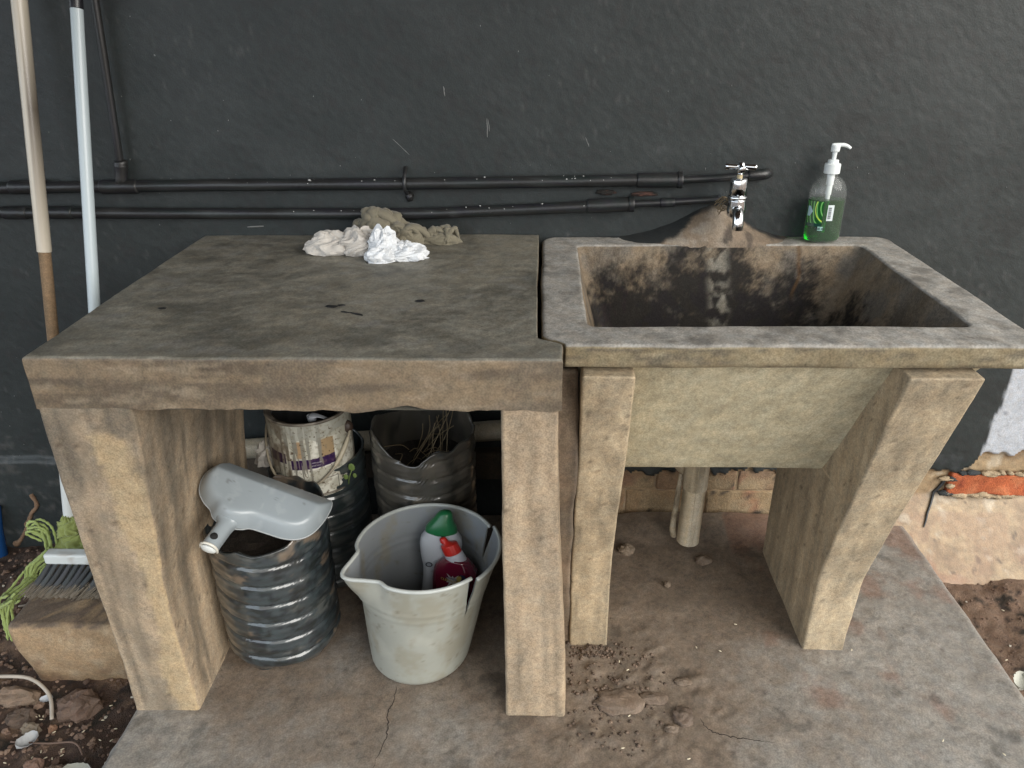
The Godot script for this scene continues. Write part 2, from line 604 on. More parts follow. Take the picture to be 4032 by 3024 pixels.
	# scratches through the paint, and trowel ridges
	for q in [[-0.121, 1.062, -0.121, 1.022, 0.0011], [-0.118, 1.06, -0.116, 1.035, 0.0007], [-0.215, 1.13, -0.212, 1.11, 0.0013], [0.10, 1.02, 0.108, 1.0, 0.0008], [-0.335, 1.02, -0.30, 0.985, 0.0008], [0.335, 0.815, 0.352, 0.818, 0.0009], [-0.70, 0.82, -0.66, 0.822, 0.0022]]:
		var m := []
		for k in 5: m.append(wall_pos(lerpf(q[0], q[2], k / 4.0) + 0.001 * s3(Vector3(k, q[0] * 50, 0), 1.0), lerpf(q[1], q[3], k / 4.0)) + Vector3(0, 0, 0.0002))
		part(w, "scratch", mk(tube(m, [q[4] * 0.5, q[4], q[4] * 0.8, q[4], q[4] * 0.4], 5), func(p, _n): return L(0.17, 0.175, 0.17) * (0.7 + 0.6 * absf(s3(p, 150.0)))), M.dull)
	var fo := part(w, "paint_flecks", mk(fl, func(p, _n): return L(0.26, 0.27, 0.26) * (0.4 + 0.5 * absf(s3(p, 200.0)))), M.dull)
	fo.set_meta("kind", "stuff")

# ---------------------------------------------------------------- ground, slab and step
func ground_y(x: float, z: float) -> float:
	var p := Vector3(x, 0, z)
	var y := -0.125
	if absf(x) < 4.0 and absf(z) < 4.0:
		y += 0.018 * f3(p, 2.5) + 0.012 * f3(p, 9.0) + 0.005 * f3(p, 30.0)
	if x > 1.0: y = lerpf(y, y + 0.05, sm(0.05, 0.9, z) * (1.0 - sm(3.0, 4.0, x)))
	return y

func build_ground() -> void:
	var b := MB.new()
	var xs := PackedFloat32Array([-200, -60, -20, -8, -4, -2.6, -2.0])
	for k in 110: xs.append(-1.8 + k * 0.01)
	for k in 18: xs.append(-0.7 + k * 0.095)
	for k in 60: xs.append(0.98 + k * 0.011)
	xs.append_array([1.7, 2.0, 2.6, 4, 8, 20, 60, 200])
	var zs := PackedFloat32Array([-200, -60, -20, -8, -4, -2, -0.6, -0.2])
	for k in 116: zs.append(-0.08 + k * 0.01)
	zs.append_array([1.15, 1.3, 1.6, 2.0, 2.6, 4, 8, 20, 60, 200])
	for z in zs:
		for x in xs: b.v.append(Vector3(x, ground_y(x, z), z))
	b.grid(0, zs.size(), xs.size())
	var g := part(self, "ground", mk(b, func(p, _n):
		var left: bool = p.x < 0.0
		var c := L(0.085, 0.052, 0.037) if left else L(0.235, 0.155, 0.108)
		c = c * (1.0 + 0.5 * f3(p, 5.0))
		c = c.lerp(L(0.21, 0.135, 0.09), sm(0.1, 0.4, f3(p + Vector3(4, 0, 4), 12.0)))
		c = c.lerp(L(0.035, 0.024, 0.019), sm(0.12, 0.35, f3(p + Vector3(8, 0, 1), 18.0)))
		return c), M.dirt)
	g.set_meta("kind", "structure")

func slab_y(x: float, z: float) -> float:
	var p := Vector3(x, 0, z)
	var y := 0.003 * f3(p, 3.0) + 0.0016 * f3(p, 12.0)
	var crust := f3(p + Vector3(11, 0, 5), 8.0) + 0.5 * f3(p, 34.0)      # caked mud beside the middle pillar
	var near := sm(0.34, 0.12, Vector2(x - 0.16, (z - 0.62) * 1.2).length())
	y += 0.0055 * near * sm(0.05, 0.45, crust)
	y += 0.0018 * sm(0.2, 0.5, f3(p + Vector3(2, 0, 9), 7.0)) * sm(0.9, 0.2, z)
	y += 0.018 * sm(0.12, 0.02, z) * sm(0.15, 0.3, x) * sm(0.75, 0.6, x)   # mortar fillet against the wall
	return y

func slab_col(p: Vector3, n: Vector3) -> Color:
	var q := Vector3(p.x, 0, p.z)
	var grey := L(0.315, 0.290, 0.255) * (1.0 + 0.08 * f3(q, 4.0) + 0.30 * f3(q * Vector3(1, 1, 1.6), 22.0) + 0.30 * f3(q, 60.0))
	grey = grey.lerp(L(0.41, 0.388, 0.35), 0.35 * sm(-0.2, 0.7, f3(q + Vector3(3, 0, 2), 5.0) + 0.2 * f3(q, 40.0)))
	grey = grey.lerp(L(0.135, 0.12, 0.10), 0.22 * sm(0.1, 0.6, f3(q + Vector3(13, 0, 6), 8.0)))
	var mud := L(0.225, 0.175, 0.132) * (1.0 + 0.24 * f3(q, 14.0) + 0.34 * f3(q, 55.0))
	var d := 0.72 - 1.5 * maxf(0.0, p.x - 0.38) + 0.9 * maxf(0.0, 0.55 - p.z) - 1.3 * maxf(0.0, p.z - 0.62)  # brown share: greatest under the sink and near the wall, fading rightwards and forwards
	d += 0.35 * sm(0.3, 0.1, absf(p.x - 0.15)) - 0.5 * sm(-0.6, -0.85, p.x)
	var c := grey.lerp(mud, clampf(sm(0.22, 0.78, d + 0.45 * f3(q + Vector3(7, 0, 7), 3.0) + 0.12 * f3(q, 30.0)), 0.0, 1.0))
	if p.x > 0.5:
		c = c.lerp(L(0.25, 0.12, 0.075), 0.5 * sm(0.12, 0.6, f3(q + Vector3(21, 0, 3), 6.0) + 0.6 * sm(0.2, 0.05, p.z) + 0.2 * f3(q, 40.0)))
	c = c.lerp(L(0.07, 0.055, 0.045), 0.5 * sm(0.50, 0.60, f3(q + Vector3(5, 0, 17), 26.0)))
	var wet := f3(q + Vector3(31, 0, 8), 5.0) + 0.3 * f3(q, 24.0)
	c = c.lerp(c * 0.66, sm(0.42, 0.48, wet))
	if n.y < 0.6 or p.x > 0.985: c = c.lerp(L(0.38, 0.35, 0.31), 0.6)
	return c

func crack_line(pts: Array, seg: int, amp: float, seed_at: float) -> Array:
	var o := arc_pts(pts, seg)
	for k in o.size(): o[k] += Vector3(amp * s3(Vector3(k, seed_at, 0), 0.7), 0, amp * s3(Vector3(k, seed_at, 9), 0.7))
	return o

func build_slab() -> void:
	var b := plate(-0.826, 1.0, -0.02, 1.35, 0.0, 0.2, 0.012, 0.0075)
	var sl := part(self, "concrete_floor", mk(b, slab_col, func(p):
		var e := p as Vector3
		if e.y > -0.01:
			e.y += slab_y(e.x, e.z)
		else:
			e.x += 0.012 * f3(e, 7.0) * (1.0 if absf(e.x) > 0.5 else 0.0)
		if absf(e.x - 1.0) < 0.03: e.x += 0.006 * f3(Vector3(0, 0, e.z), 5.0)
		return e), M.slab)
	sl.set_meta("kind", "structure")
	# hairline cracks as thin dark tubes that paint in the groove shadow
	for q in [[Vector3(-0.30, 0, 0.60), Vector3(-0.298, 0, 0.64), Vector3(-0.305, 0, 0.67), Vector3(-0.296, 0, 0.72), Vector3(-0.312, 0, 0.80)], [Vector3(0.325, 0, 0.665), Vector3(0.335, 0, 0.69), Vector3(0.36, 0, 0.705), Vector3(0.40, 0, 0.712), Vector3(0.455, 0, 0.722)]]:
		var cp := crack_line(q, 9, 0.0035, q[0].x * 30.0)
		var rad := []
		for k in cp.size():
			cp[k].y = slab_y(cp[k].x, cp[k].z) - 0.0002
			rad.append(0.0011 * (0.35 + 0.65 * sin(PI * k / (cp.size() - 1.0))) + 0.0003 * s3(Vector3(k, 1, 0), 0.8))
		part(sl, "crack_shade", mk(tube(cp, rad, 5), func(_p, _n): return L(0.03, 0.023, 0.018)), M.dirt)

func build_step() -> void:
	var b := block(func(y): return [-1.195 + 0.05 * (0.05 - y), -0.80, 0.16, 0.50 - 0.02 * sm(-0.02, -0.15, y)], -0.16, 0.052, 0.016, 0.012)
	var o := part(self, "step_block", mk(b, func(p, n):
		var c := L(0.40, 0.28, 0.165) * (1.0 + 0.25 * f3(p, 6.0))
		c = c.lerp(L(0.48, 0.37, 0.24), 0.7 * sm(0.1, 0.35, f3(p + Vector3(4, 4, 0), 14.0)))
		c = c.lerp(L(0.25, 0.15, 0.09), 0.7 * sm(0.15, 0.4, f3(p + Vector3(1, 9, 0), 8.0)))
		if n.y > 0.5: c = c.lerp(L(0.175, 0.13, 0.095) * (1.0 + 0.3 * f3(p, 20.0)), sm(0.0, 0.5, 0.45 + f3(p, 22.0)))
		return c,
		func(p): return p + Vector3(0.007 * f3(p, 5.0), 0.005 * f3(p + Vector3(5, 0, 0), 6.0), 0.007 * f3(p + Vector3(0, 5, 0), 6.0))), M.concrete)
	tag(o, "low tan concrete step block under the broom brush", "step")

# ---------------------------------------------------------------- the table
func concrete_col(p: Vector3, n: Vector3, tan_c: Color, grey_c: Color, share: float) -> Color:
	var st := p * Vector3(15.0, 1.3, 11.0)                                # weathering runs downwards
	var a := f3(st, 1.0) + 0.15 * f3(p, 18.0)
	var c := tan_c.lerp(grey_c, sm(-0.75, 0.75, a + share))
	c = c * (1.0 + 0.12 * f3(p + Vector3(2, 0, 5), 5.0) + 0.36 * f3(p * Vector3(45, 4, 45), 1.0) + 0.32 * f3(p * Vector3(16, 2, 16) + Vector3(7, 7, 7), 1.0))
	var run := f3(p * Vector3(26, 1.1, 20) + Vector3(3, 9, 1), 1.0)
	c = c.lerp(grey_c * 0.62, 0.6 * sm(0.16, 0.4, run))
	c = c.lerp(tan_c * 1.15, 0.4 * sm(0.05, 0.5, f3(p * Vector3(1, 0.5, 1) + Vector3(9, 1, 4), 14.0)))
	var dot := f3(p + Vector3(3, 12, 8), 34.0)
	c = c.lerp(L(0.10, 0.07, 0.045), 0.6 * sm(0.47, 0.56, dot))
	return c

func hand_made(p: Vector3, amp: float) -> Vector3:
	return p + Vector3(amp * f3(p, 3.5), amp * 0.7 * f3(p + Vector3(20, 0, 0), 3.5), amp * f3(p + Vector3(0, 20, 0), 3.5)) + Vector3(f3(p, 22.0), f3(p + Vector3(4, 0, 0), 22.0), f3(p + Vector3(0, 4, 0), 22.0)) * amp * 0.16

func top_col(p: Vector3, n: Vector3) -> Color:
	var q := Vector3(p.x, 0, p.z)
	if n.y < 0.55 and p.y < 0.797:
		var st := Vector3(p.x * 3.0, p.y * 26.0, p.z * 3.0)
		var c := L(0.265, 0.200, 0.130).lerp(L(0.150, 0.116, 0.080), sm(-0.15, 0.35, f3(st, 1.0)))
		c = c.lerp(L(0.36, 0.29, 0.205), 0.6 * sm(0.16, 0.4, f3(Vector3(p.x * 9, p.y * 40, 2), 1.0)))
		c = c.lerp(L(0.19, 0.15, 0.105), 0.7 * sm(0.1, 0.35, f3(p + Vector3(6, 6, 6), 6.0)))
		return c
	var sw := Vector3(p.x * 5.0 + 0.6 * f3(q, 3.0), 0, p.z * 11.0 + 0.8 * f3(q + Vector3(5, 0, 5), 4.0))   # trowel sweeps
	var c2 := L(0.255, 0.240, 0.196) * (1.0 + 0.5 * f3(sw, 1.0) + 0.5 * f3(sw, 2.7) + 0.3 * f3(q, 70.0))
	c2 = c2.lerp(L(0.34, 0.305, 0.23), 0.35 * sm(-0.1, 0.5, f3(q + Vector3(15, 0, 2), 2.6) + 0.3 * f3(sw, 2.0)))
	c2 = c2.lerp(L(0.11, 0.108, 0.09), 0.6 * sm(0.0, 0.5, f3(q + Vector3(2, 0, 30), 3.5) + 0.4 * f3(sw, 3.0)))
	c2 = c2.lerp(L(0.30, 0.29, 0.26), 0.6 * sm(0.26, 0.5, f3(q * Vector3(1, 1, 2) + Vector3(8, 0, 3), 7.0) + 0.3 * f3(q, 50.0)))
	if p.z > 0.62: c2 = c2.lerp(L(0.22, 0.21, 0.18), 0.5 * sm(0.0, 0.3, f3(q * Vector3(6, 1, 30), 1.0) + 0.3 * sm(0.66, 0.7, p.z)))
	return c2

func build_table() -> void:
	var t := thing("concrete_table", "long grey-brown concrete table on two legs beside the sink", "table", Vector3(-0.4, 0, 0.45))
	var b := plate(-0.811, 0.036, -0.028, 0.700, 0.8, 0.086, 0.006, 0.0062)
	part(t, "table_top", mk(b, top_col, func(p):
		var e := hand_made(p, 0.0028)
		if p.y < 0.728 and p.z > 0.6: e.y += 0.006 * f3(Vector3(p.x, 0, 0), 14.0) - 0.004 + 0.010 * sm(0.05, 0.0, absf(p.x + 0.215))
		# clipped corner where the sink abuts, and the slightly dropped left corner
		if p.x > -0.03 and p.z < 0.64: e.x -= (p.x + 0.03) * 0.62 * sm(0.64, 0.612, p.z)
		return e), M.smooth_concrete)
	var tan1 := L(0.49, 0.375, 0.252)
	var grey1 := L(0.25, 0.205, 0.150)
	var lb := block(func(y): return [-0.822 + 0.0155 * y, lerpf(-0.692, -0.655, sm(0.25, 0.72, y)), 0.235, lerpf(0.674, 0.7005, y / 0.72)], -0.03, 0.716, 0.007, 0.0085)
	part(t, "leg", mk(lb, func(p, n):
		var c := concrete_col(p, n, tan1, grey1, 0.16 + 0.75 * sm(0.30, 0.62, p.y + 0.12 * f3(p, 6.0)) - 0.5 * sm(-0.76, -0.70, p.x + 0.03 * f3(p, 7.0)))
		# old patch of paler mortar on the front, with its own ragged edge
		if n.z > 0.4:
			var e: float = p.x - (-0.735 + 0.03 * f3(Vector3(0, p.y, 4), 6.0)) + 0.01 * f3(p, 30.0)
			c = c.lerp(L(0.52, 0.395, 0.235) * (1.0 + 0.15 * f3(p, 20.0)), 0.85 * sm(0.0, 0.008, e) * sm(0.0, 0.02, 0.66 - p.y + 0.03 * f3(p, 12.0)) * sm(0.075, 0.055, e))
		return c, func(p): return hand_made(p, 0.0035)), M.concrete)
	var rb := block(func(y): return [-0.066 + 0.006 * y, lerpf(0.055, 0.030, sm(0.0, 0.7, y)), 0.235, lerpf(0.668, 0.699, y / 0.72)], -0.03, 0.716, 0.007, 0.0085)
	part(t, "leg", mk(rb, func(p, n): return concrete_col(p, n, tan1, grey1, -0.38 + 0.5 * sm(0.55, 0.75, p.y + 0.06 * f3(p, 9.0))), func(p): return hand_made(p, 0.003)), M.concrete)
	var fb := block(func(y): return [0.02, lerpf(0.070, 0.066, y), 0.30, lerpf(0.47, 0.60, sm(0.0, 0.7, y))], -0.02, 0.735, 0.008, 0.009)
	part(t, "mortar_fill", mk(fb, func(p, n): return concrete_col(p, n, L(0.25, 0.18, 0.12), L(0.14, 0.11, 0.08), 0.15 - 0.2 * sm(0.5, 0.1, p.y)), func(p): return hand_made(p, 0.008)), M.concrete, "dark strip of mortar between the table leg and the sink leg")
	# burnt specks and scraps of tar stuck to the top
	for q in [[-0.376, 0.472, 0.012, 0.006, 0.3], [-0.36, 0.466, 0.008, 0.004, 0.0], [-0.322, 0.511, 0.016, 0.003, 0.5], [-0.345, 0.502, 0.010, 0.002, 0.4], [-0.220, 0.442, 0.009, 0.006, 0.2], [-0.683, 0.483, 0.008, 0.004, 0.1]]:
		var lb2 := lump(Vector3.ZERO, Vector3(q[2], 0.0012, q[3]), 0.5, 1.4, q[0] * 40, 8)
		xf(lb2, Transform3D(Basis(Vector3.UP, -q[4]), Vector3(q[0], 0.8015 + 0.004 * 0.7 * f3(Vector3(q[0] + 20, 0.8, q[1]), 3.5) * 0.7, q[1])))
		part(t, "tar_spot", mk(lb2, func(_p, _n): return L(0.018, 0.017, 0.016)), M.dull)

# ---------------------------------------------------------------- the sink
func basin_col(p: Vector3, n: Vector3) -> Color:
	var spk := s3(p, 120.0)
	if n.y > 0.6 and p.y > 0.77:                                        # rim top: grey, speckled
		var c := L(0.42, 0.398, 0.36) * (1.0 + 0.2 * f3(p, 7.0) + 0.30 * f3(p, 30.0) + 0.14 * spk)
		c = c.lerp(L(0.56, 0.535, 0.49), 0.6 * sm(-0.05, 0.5, f3(p + Vector3(5, 0, 3), 10.0) + 0.2 * spk))
		c = c.lerp(L(0.19, 0.178, 0.158), 0.6 * sm(0.1, 0.5, f3(p + Vector3(1, 0, 8), 12.0)))
		return c
	var inside: bool = p.x > 0.06 and p.x < 0.755 and p.z > 0.02 and p.z < 0.58 and p.y < 0.798 and (n.z > 0.25 and p.z < 0.36 or n.x < -0.3 and p.x > 0.45 or n.x > 0.3 and p.x < 0.35 or n.y > 0.3)
	if inside:
		var q := Vector3(p.x, p.y, p.z)
		var c := L(0.285, 0.222, 0.155) * (1.0 + 0.2 * f3(q, 6.0) + 0.2 * f3(q * Vector3(30, 5, 30), 1.0))
		c = c.lerp(L(0.21, 0.185, 0.155), 0.8 * sm(-0.1, 0.3, f3(q + Vector3(7, 0, 0), 7.0)))
		c = c.lerp(L(0.34, 0.255, 0.165), 0.4 * sm(0.1, 0.4, f3(q + Vector3(0, 17, 0), 9.0)))
		# black mould: specked blotches where the water runs, deepened lower down as painted shade
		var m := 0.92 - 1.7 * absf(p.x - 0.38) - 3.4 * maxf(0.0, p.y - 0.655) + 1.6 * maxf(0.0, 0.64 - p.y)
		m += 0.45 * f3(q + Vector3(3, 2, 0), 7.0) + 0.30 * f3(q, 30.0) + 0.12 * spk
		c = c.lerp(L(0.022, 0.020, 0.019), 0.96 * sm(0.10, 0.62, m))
		# pale lime streak under the tap
		var lime := sm(0.035, 0.008, absf(p.x - 0.405 - 0.015 * s3(Vector3(0, p.y, 0), 12.0))) * sm(-0.2, 0.2, f3(q, 22.0)) * sm(0.52, 0.66, p.y)
		if n.z > 0.2: c = c.lerp(L(0.36, 0.33, 0.27), 0.75 * lime)
		if n.x < -0.3: c = c.lerp(L(0.12, 0.10, 0.075), 0.6 * sm(-0.05, 0.3, f3(q + Vector3(1, 2, 9), 8.0)))
		# rust dribbles
		var drib := sm(0.006, 0.002, absf(p.x - 0.585 - 0.012 * s3(Vector3(0, p.y, 5), 14.0))) * sm(0.66, 0.7, p.y)
		c = c.lerp(L(0.13, 0.07, 0.03), 0.7 * drib)
		return c
	if p.y > 0.742:                                                     # the lip
		var c := L(0.30, 0.245, 0.155) * (1.0 + 0.3 * f3(p, 8.0))
		c = c.lerp(L(0.42, 0.36, 0.245), 0.7 * sm(0.0, 0.35, f3(Vector3(p.x * 5, p.y * 40, p.z), 1.0)))
		c = c.lerp(L(0.15, 0.13, 0.10), 0.7 * sm(0.05, 0.35, f3(Vector3(p.x * 7, p.y * 60, 4), 1.0)))
		return c
	var a := L(0.66, 0.585, 0.405) * (1.0 + 0.14 * f3(p, 5.0) + 0.26 * f3(p * Vector3(1, 2.5, 1), 18.0) + 0.2 * f3(p, 60.0))
	a = a.lerp(L(0.52, 0.46, 0.32), 0.45 * sm(-0.1, 0.5, f3(p * Vector3(1, 2, 1) + Vector3(4, 4, 0), 9.0)))
	a = a.lerp(L(0.72, 0.65, 0.48), 0.35 * sm(0.0, 0.5, f3(p + Vector3(0, 9, 0), 14.0)))
	return a

func ring_at(x0: float, x1: float, z0: float, z1: float, y: float, r: float) -> PackedVector3Array:
	var o := PackedVector3Array()
	for p in rrect(x0, x1, z0, z1, r, 150, 112, 8): o.append(Vector3(p.x, y, p.y))
	return o

func build_sink() -> void:
	var s := thing("concrete_sink", "deep concrete laundry sink with mouldy black basin on two curved legs", "sink", Vector3(0.4, 0, 0.35))
	var T := 0.795
	var R := []
	# up the outside, over the rim, down the inside; x0 x1 z0 z1 y radius
	R.append(ring_at(0.165, 0.592, 0.07, 0.385, 0.415, 0.02))
	R.append(ring_at(0.155, 0.600, 0.05, 0.395, 0.42, 0.02))
	for k in 24:
		var t := (k + 1) / 24.0
		R.append(ring_at(lerpf(0.155, 0.055, t), lerpf(0.600, 0.745, t), lerpf(0.05, 0.0, t), lerpf(0.397, 0.598, t), lerpf(0.425, 0.752, t), 0.02))
	R.append(ring_at(0.012, 0.798, -0.018, 0.622, 0.752, 0.03))
	for k in 5:
		var t := k / 4.0
		R.append(ring_at(0.004 - 0.002 * t, 0.803 + 0.003 * t, -0.02, 0.630 + 0.002 * t, lerpf(0.756, T - 0.008, t), 0.035))
	for k in 4:
		var a := PI / 2 * (k + 1) / 4
		R.append(ring_at(0.002 + 0.008 * (1 - cos(a)), 0.806 - 0.008 * (1 - cos(a)), -0.02, 0.632 - 0.008 * (1 - cos(a)), T - 0.008 + 0.008 * sin(a), 0.034))
	for k in 14:
		var t := (k + 1) / 14.0
		R.append(ring_at(lerpf(0.010, 0.076, t), lerpf(0.798, 0.728, t), lerpf(-0.02, 0.040, t), lerpf(0.624, 0.552, t), T, lerpf(0.034, 0.018, t)))
	for k in 4:
		var a := PI / 2 * (k + 1) / 4
		R.append(ring_at(0.076 + 0.007 * sin(a), 0.728 - 0.007 * sin(a), 0.040 + 0.007 * sin(a), 0.552 - 0.007 * sin(a), T - 0.007 * (1 - cos(a)), 0.018))
	for k in 62:
		var t := (k + 1) / 62.0
		var e := t * t * 0.25 + t * 0.75
		R.append(ring_at(lerpf(0.083, 0.185, e), lerpf(0.721, 0.575, e), lerpf(0.047, 0.11 + 0.05 * sm(0.8, 1.0, t), e), lerpf(0.545, 0.36, e), lerpf(T - 0.007, 0.465, t), lerpf(0.018, 0.05, t)))
	R.append(ring_at(0.25, 0.5, 0.18, 0.30, 0.458, 0.04))
	var b := loft(R, true, true)
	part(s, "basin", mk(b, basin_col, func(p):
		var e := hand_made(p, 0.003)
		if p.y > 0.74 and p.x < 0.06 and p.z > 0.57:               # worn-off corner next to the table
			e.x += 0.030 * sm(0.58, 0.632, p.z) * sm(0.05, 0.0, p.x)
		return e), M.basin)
	# hump of cement behind the tap
	var h := MB.new()
	var n := 110
	for k in n + 1:
		var x := lerpf(0.12, 0.585, float(k) / n)
		var d := (x - 0.41)
		var top := 0.793 + 0.078 * exp(-pow(absf(d) / (0.115 if d < 0 else 0.085), 1.75)) + 0.003 * f3(Vector3(x, 0, 0), 14.0)
		for j in 15:
			var t := j / 14.0
			var y := lerpf(0.788, top, t)
			h.v.append(Vector3(x, y, lerpf(0.046, -0.028, t * t * 0.55 + t * 0.45 * t) + 0.002 * f3(Vector3(x, y, 2), 16.0)))
	h.grid(0, n + 1, 15)
	part(s, "splash_hump", mk(h, func(p, _n):
		var c := L(0.27, 0.205, 0.145) * (1.0 + 0.35 * f3(p, 9.0))
		c = c.lerp(L(0.40, 0.34, 0.27), 0.8 * sm(0.05, 0.3, f3(p + Vector3(3, 3, 0), 14.0)))
		c = c.lerp(L(0.38, 0.31, 0.235), 0.8 * sm(0.03, 0.01, absf(p.x - 0.405 - 0.02 * s3(p, 20.0))))
		c = c.lerp(L(0.07, 0.055, 0.042), 0.9 * sm(0.013, 0.007, Vector2(p.x - 0.425 + (p.y - 0.81) * -0.2, (p.y - 0.815) * 0.5).length() + 0.004 * s3(p, 60.0)))
		c = c.lerp(L(0.09, 0.07, 0.055), 0.8 * sm(0.010, 0.004, Vector2(p.x - 0.475, (p.y - 0.805) * 0.5).length() + 0.005 * s3(p, 50.0)))
		# wall paint lapped over its upper edge
		var d := absf(p.x - 0.41)
		var edge: float = 0.862 - 0.078 * (1.0 - exp(-pow(d / (0.115 if p.x < 0.41 else 0.085), 1.75))) - 0.014 * sm(0.03, 0.1, 0.41 - p.x)
		return c.lerp(L(0.022, 0.024, 0.024), sm(0.0, 0.008, p.y - edge + 0.006 * f3(p, 24.0)))), M.concrete)
	# curved legs
	var front := func(y: float) -> float:
		return lerpf(lerpf(0.476, 0.482, sm(0.0, 0.24, y)), 0.648, pow(clampf((y - 0.20) / 0.545, 0.0, 1.0), 1.12))
	for k in 2:
		var lb := block(func(y):
			var f: float = front.call(y)
			var back: float = 0.13 if y < 0.42 else lerpf(0.37, 0.575, clampf((y - 0.42) / 0.325, 0.0, 1.0))
			if k == 0: return [0.069, lerpf(0.152, 0.157, y), back, f]
			return [lerpf(0.583, 0.588, y), lerpf(0.672, 0.705, sm(0.0, 0.75, y)), back, f], -0.03, 0.746, 0.005, 0.008)
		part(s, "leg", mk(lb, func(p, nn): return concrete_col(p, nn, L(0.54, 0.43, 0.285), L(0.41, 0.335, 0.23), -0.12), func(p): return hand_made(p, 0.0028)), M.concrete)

# ---------------------------------------------------------------- the roof over the wash place (above the picture; it keeps the high sky off)
func build_roof() -> void:
	var t := thing("porch_roof", "low porch roof sheet over the wash place, above the view", "roof", Vector3(-1.6, 2.55, 1.2))
	var b := MB.new()
	for k in 241:
		var x := -5.0 + 6.7 * k / 240.0
		for j in 2: b.v.append(Vector3(x, 2.72 - 0.16 * j + 0.018 * sin(k * PI / 3.0), -0.25 + 3.2 * j))
	b.grid(0, 241, 2)
	part(t, "corrugated_sheet", mk(b, func(p, _n): return L(0.20, 0.17, 0.145) * (1.0 + 0.2 * f3(p, 1.5))), M.metal)
	for q in [0.1, 1.4, 2.7]:
		part(t, "rafter", mk(block(func(_y): return [-4.95, 1.62, q - 0.03, q + 0.03], 2.66 - 0.05 * q - 0.1, 2.69 - 0.05 * q, 0.004, 0.5), func(_p, _n): return L(0.16, 0.11, 0.07)), M.fibre)

# ---------------------------------------------------------------- pipes, tap, drain
func pipe_col(p: Vector3, _n: Vector3) -> Color:
	var c := L(0.018, 0.019, 0.020) * (1.0 + 0.4 * f3(p, 14.0))
	return c.lerp(L(0.05, 0.052, 0.052), 0.5 * sm(0.25, 0.5, f3(p + Vector3(3, 0, 0), 30.0)))

func sleeve(a: Vector3, b: Vector3, r: float) -> MB:      # a coupling with rounded ends
	var o := []
	var rr := []
	for k in 9:
		var t := k / 8.0
		o.append(a.lerp(b, [0.0, 0.02, 0.06, 0.3, 0.5, 0.7, 0.94, 0.98, 1.0][k]))
		rr.append(r * [0.8, 0.93, 1.0, 1.0, 1.0, 1.0, 1.0, 0.93, 0.8][k])
	return tube(o, rr, 18)

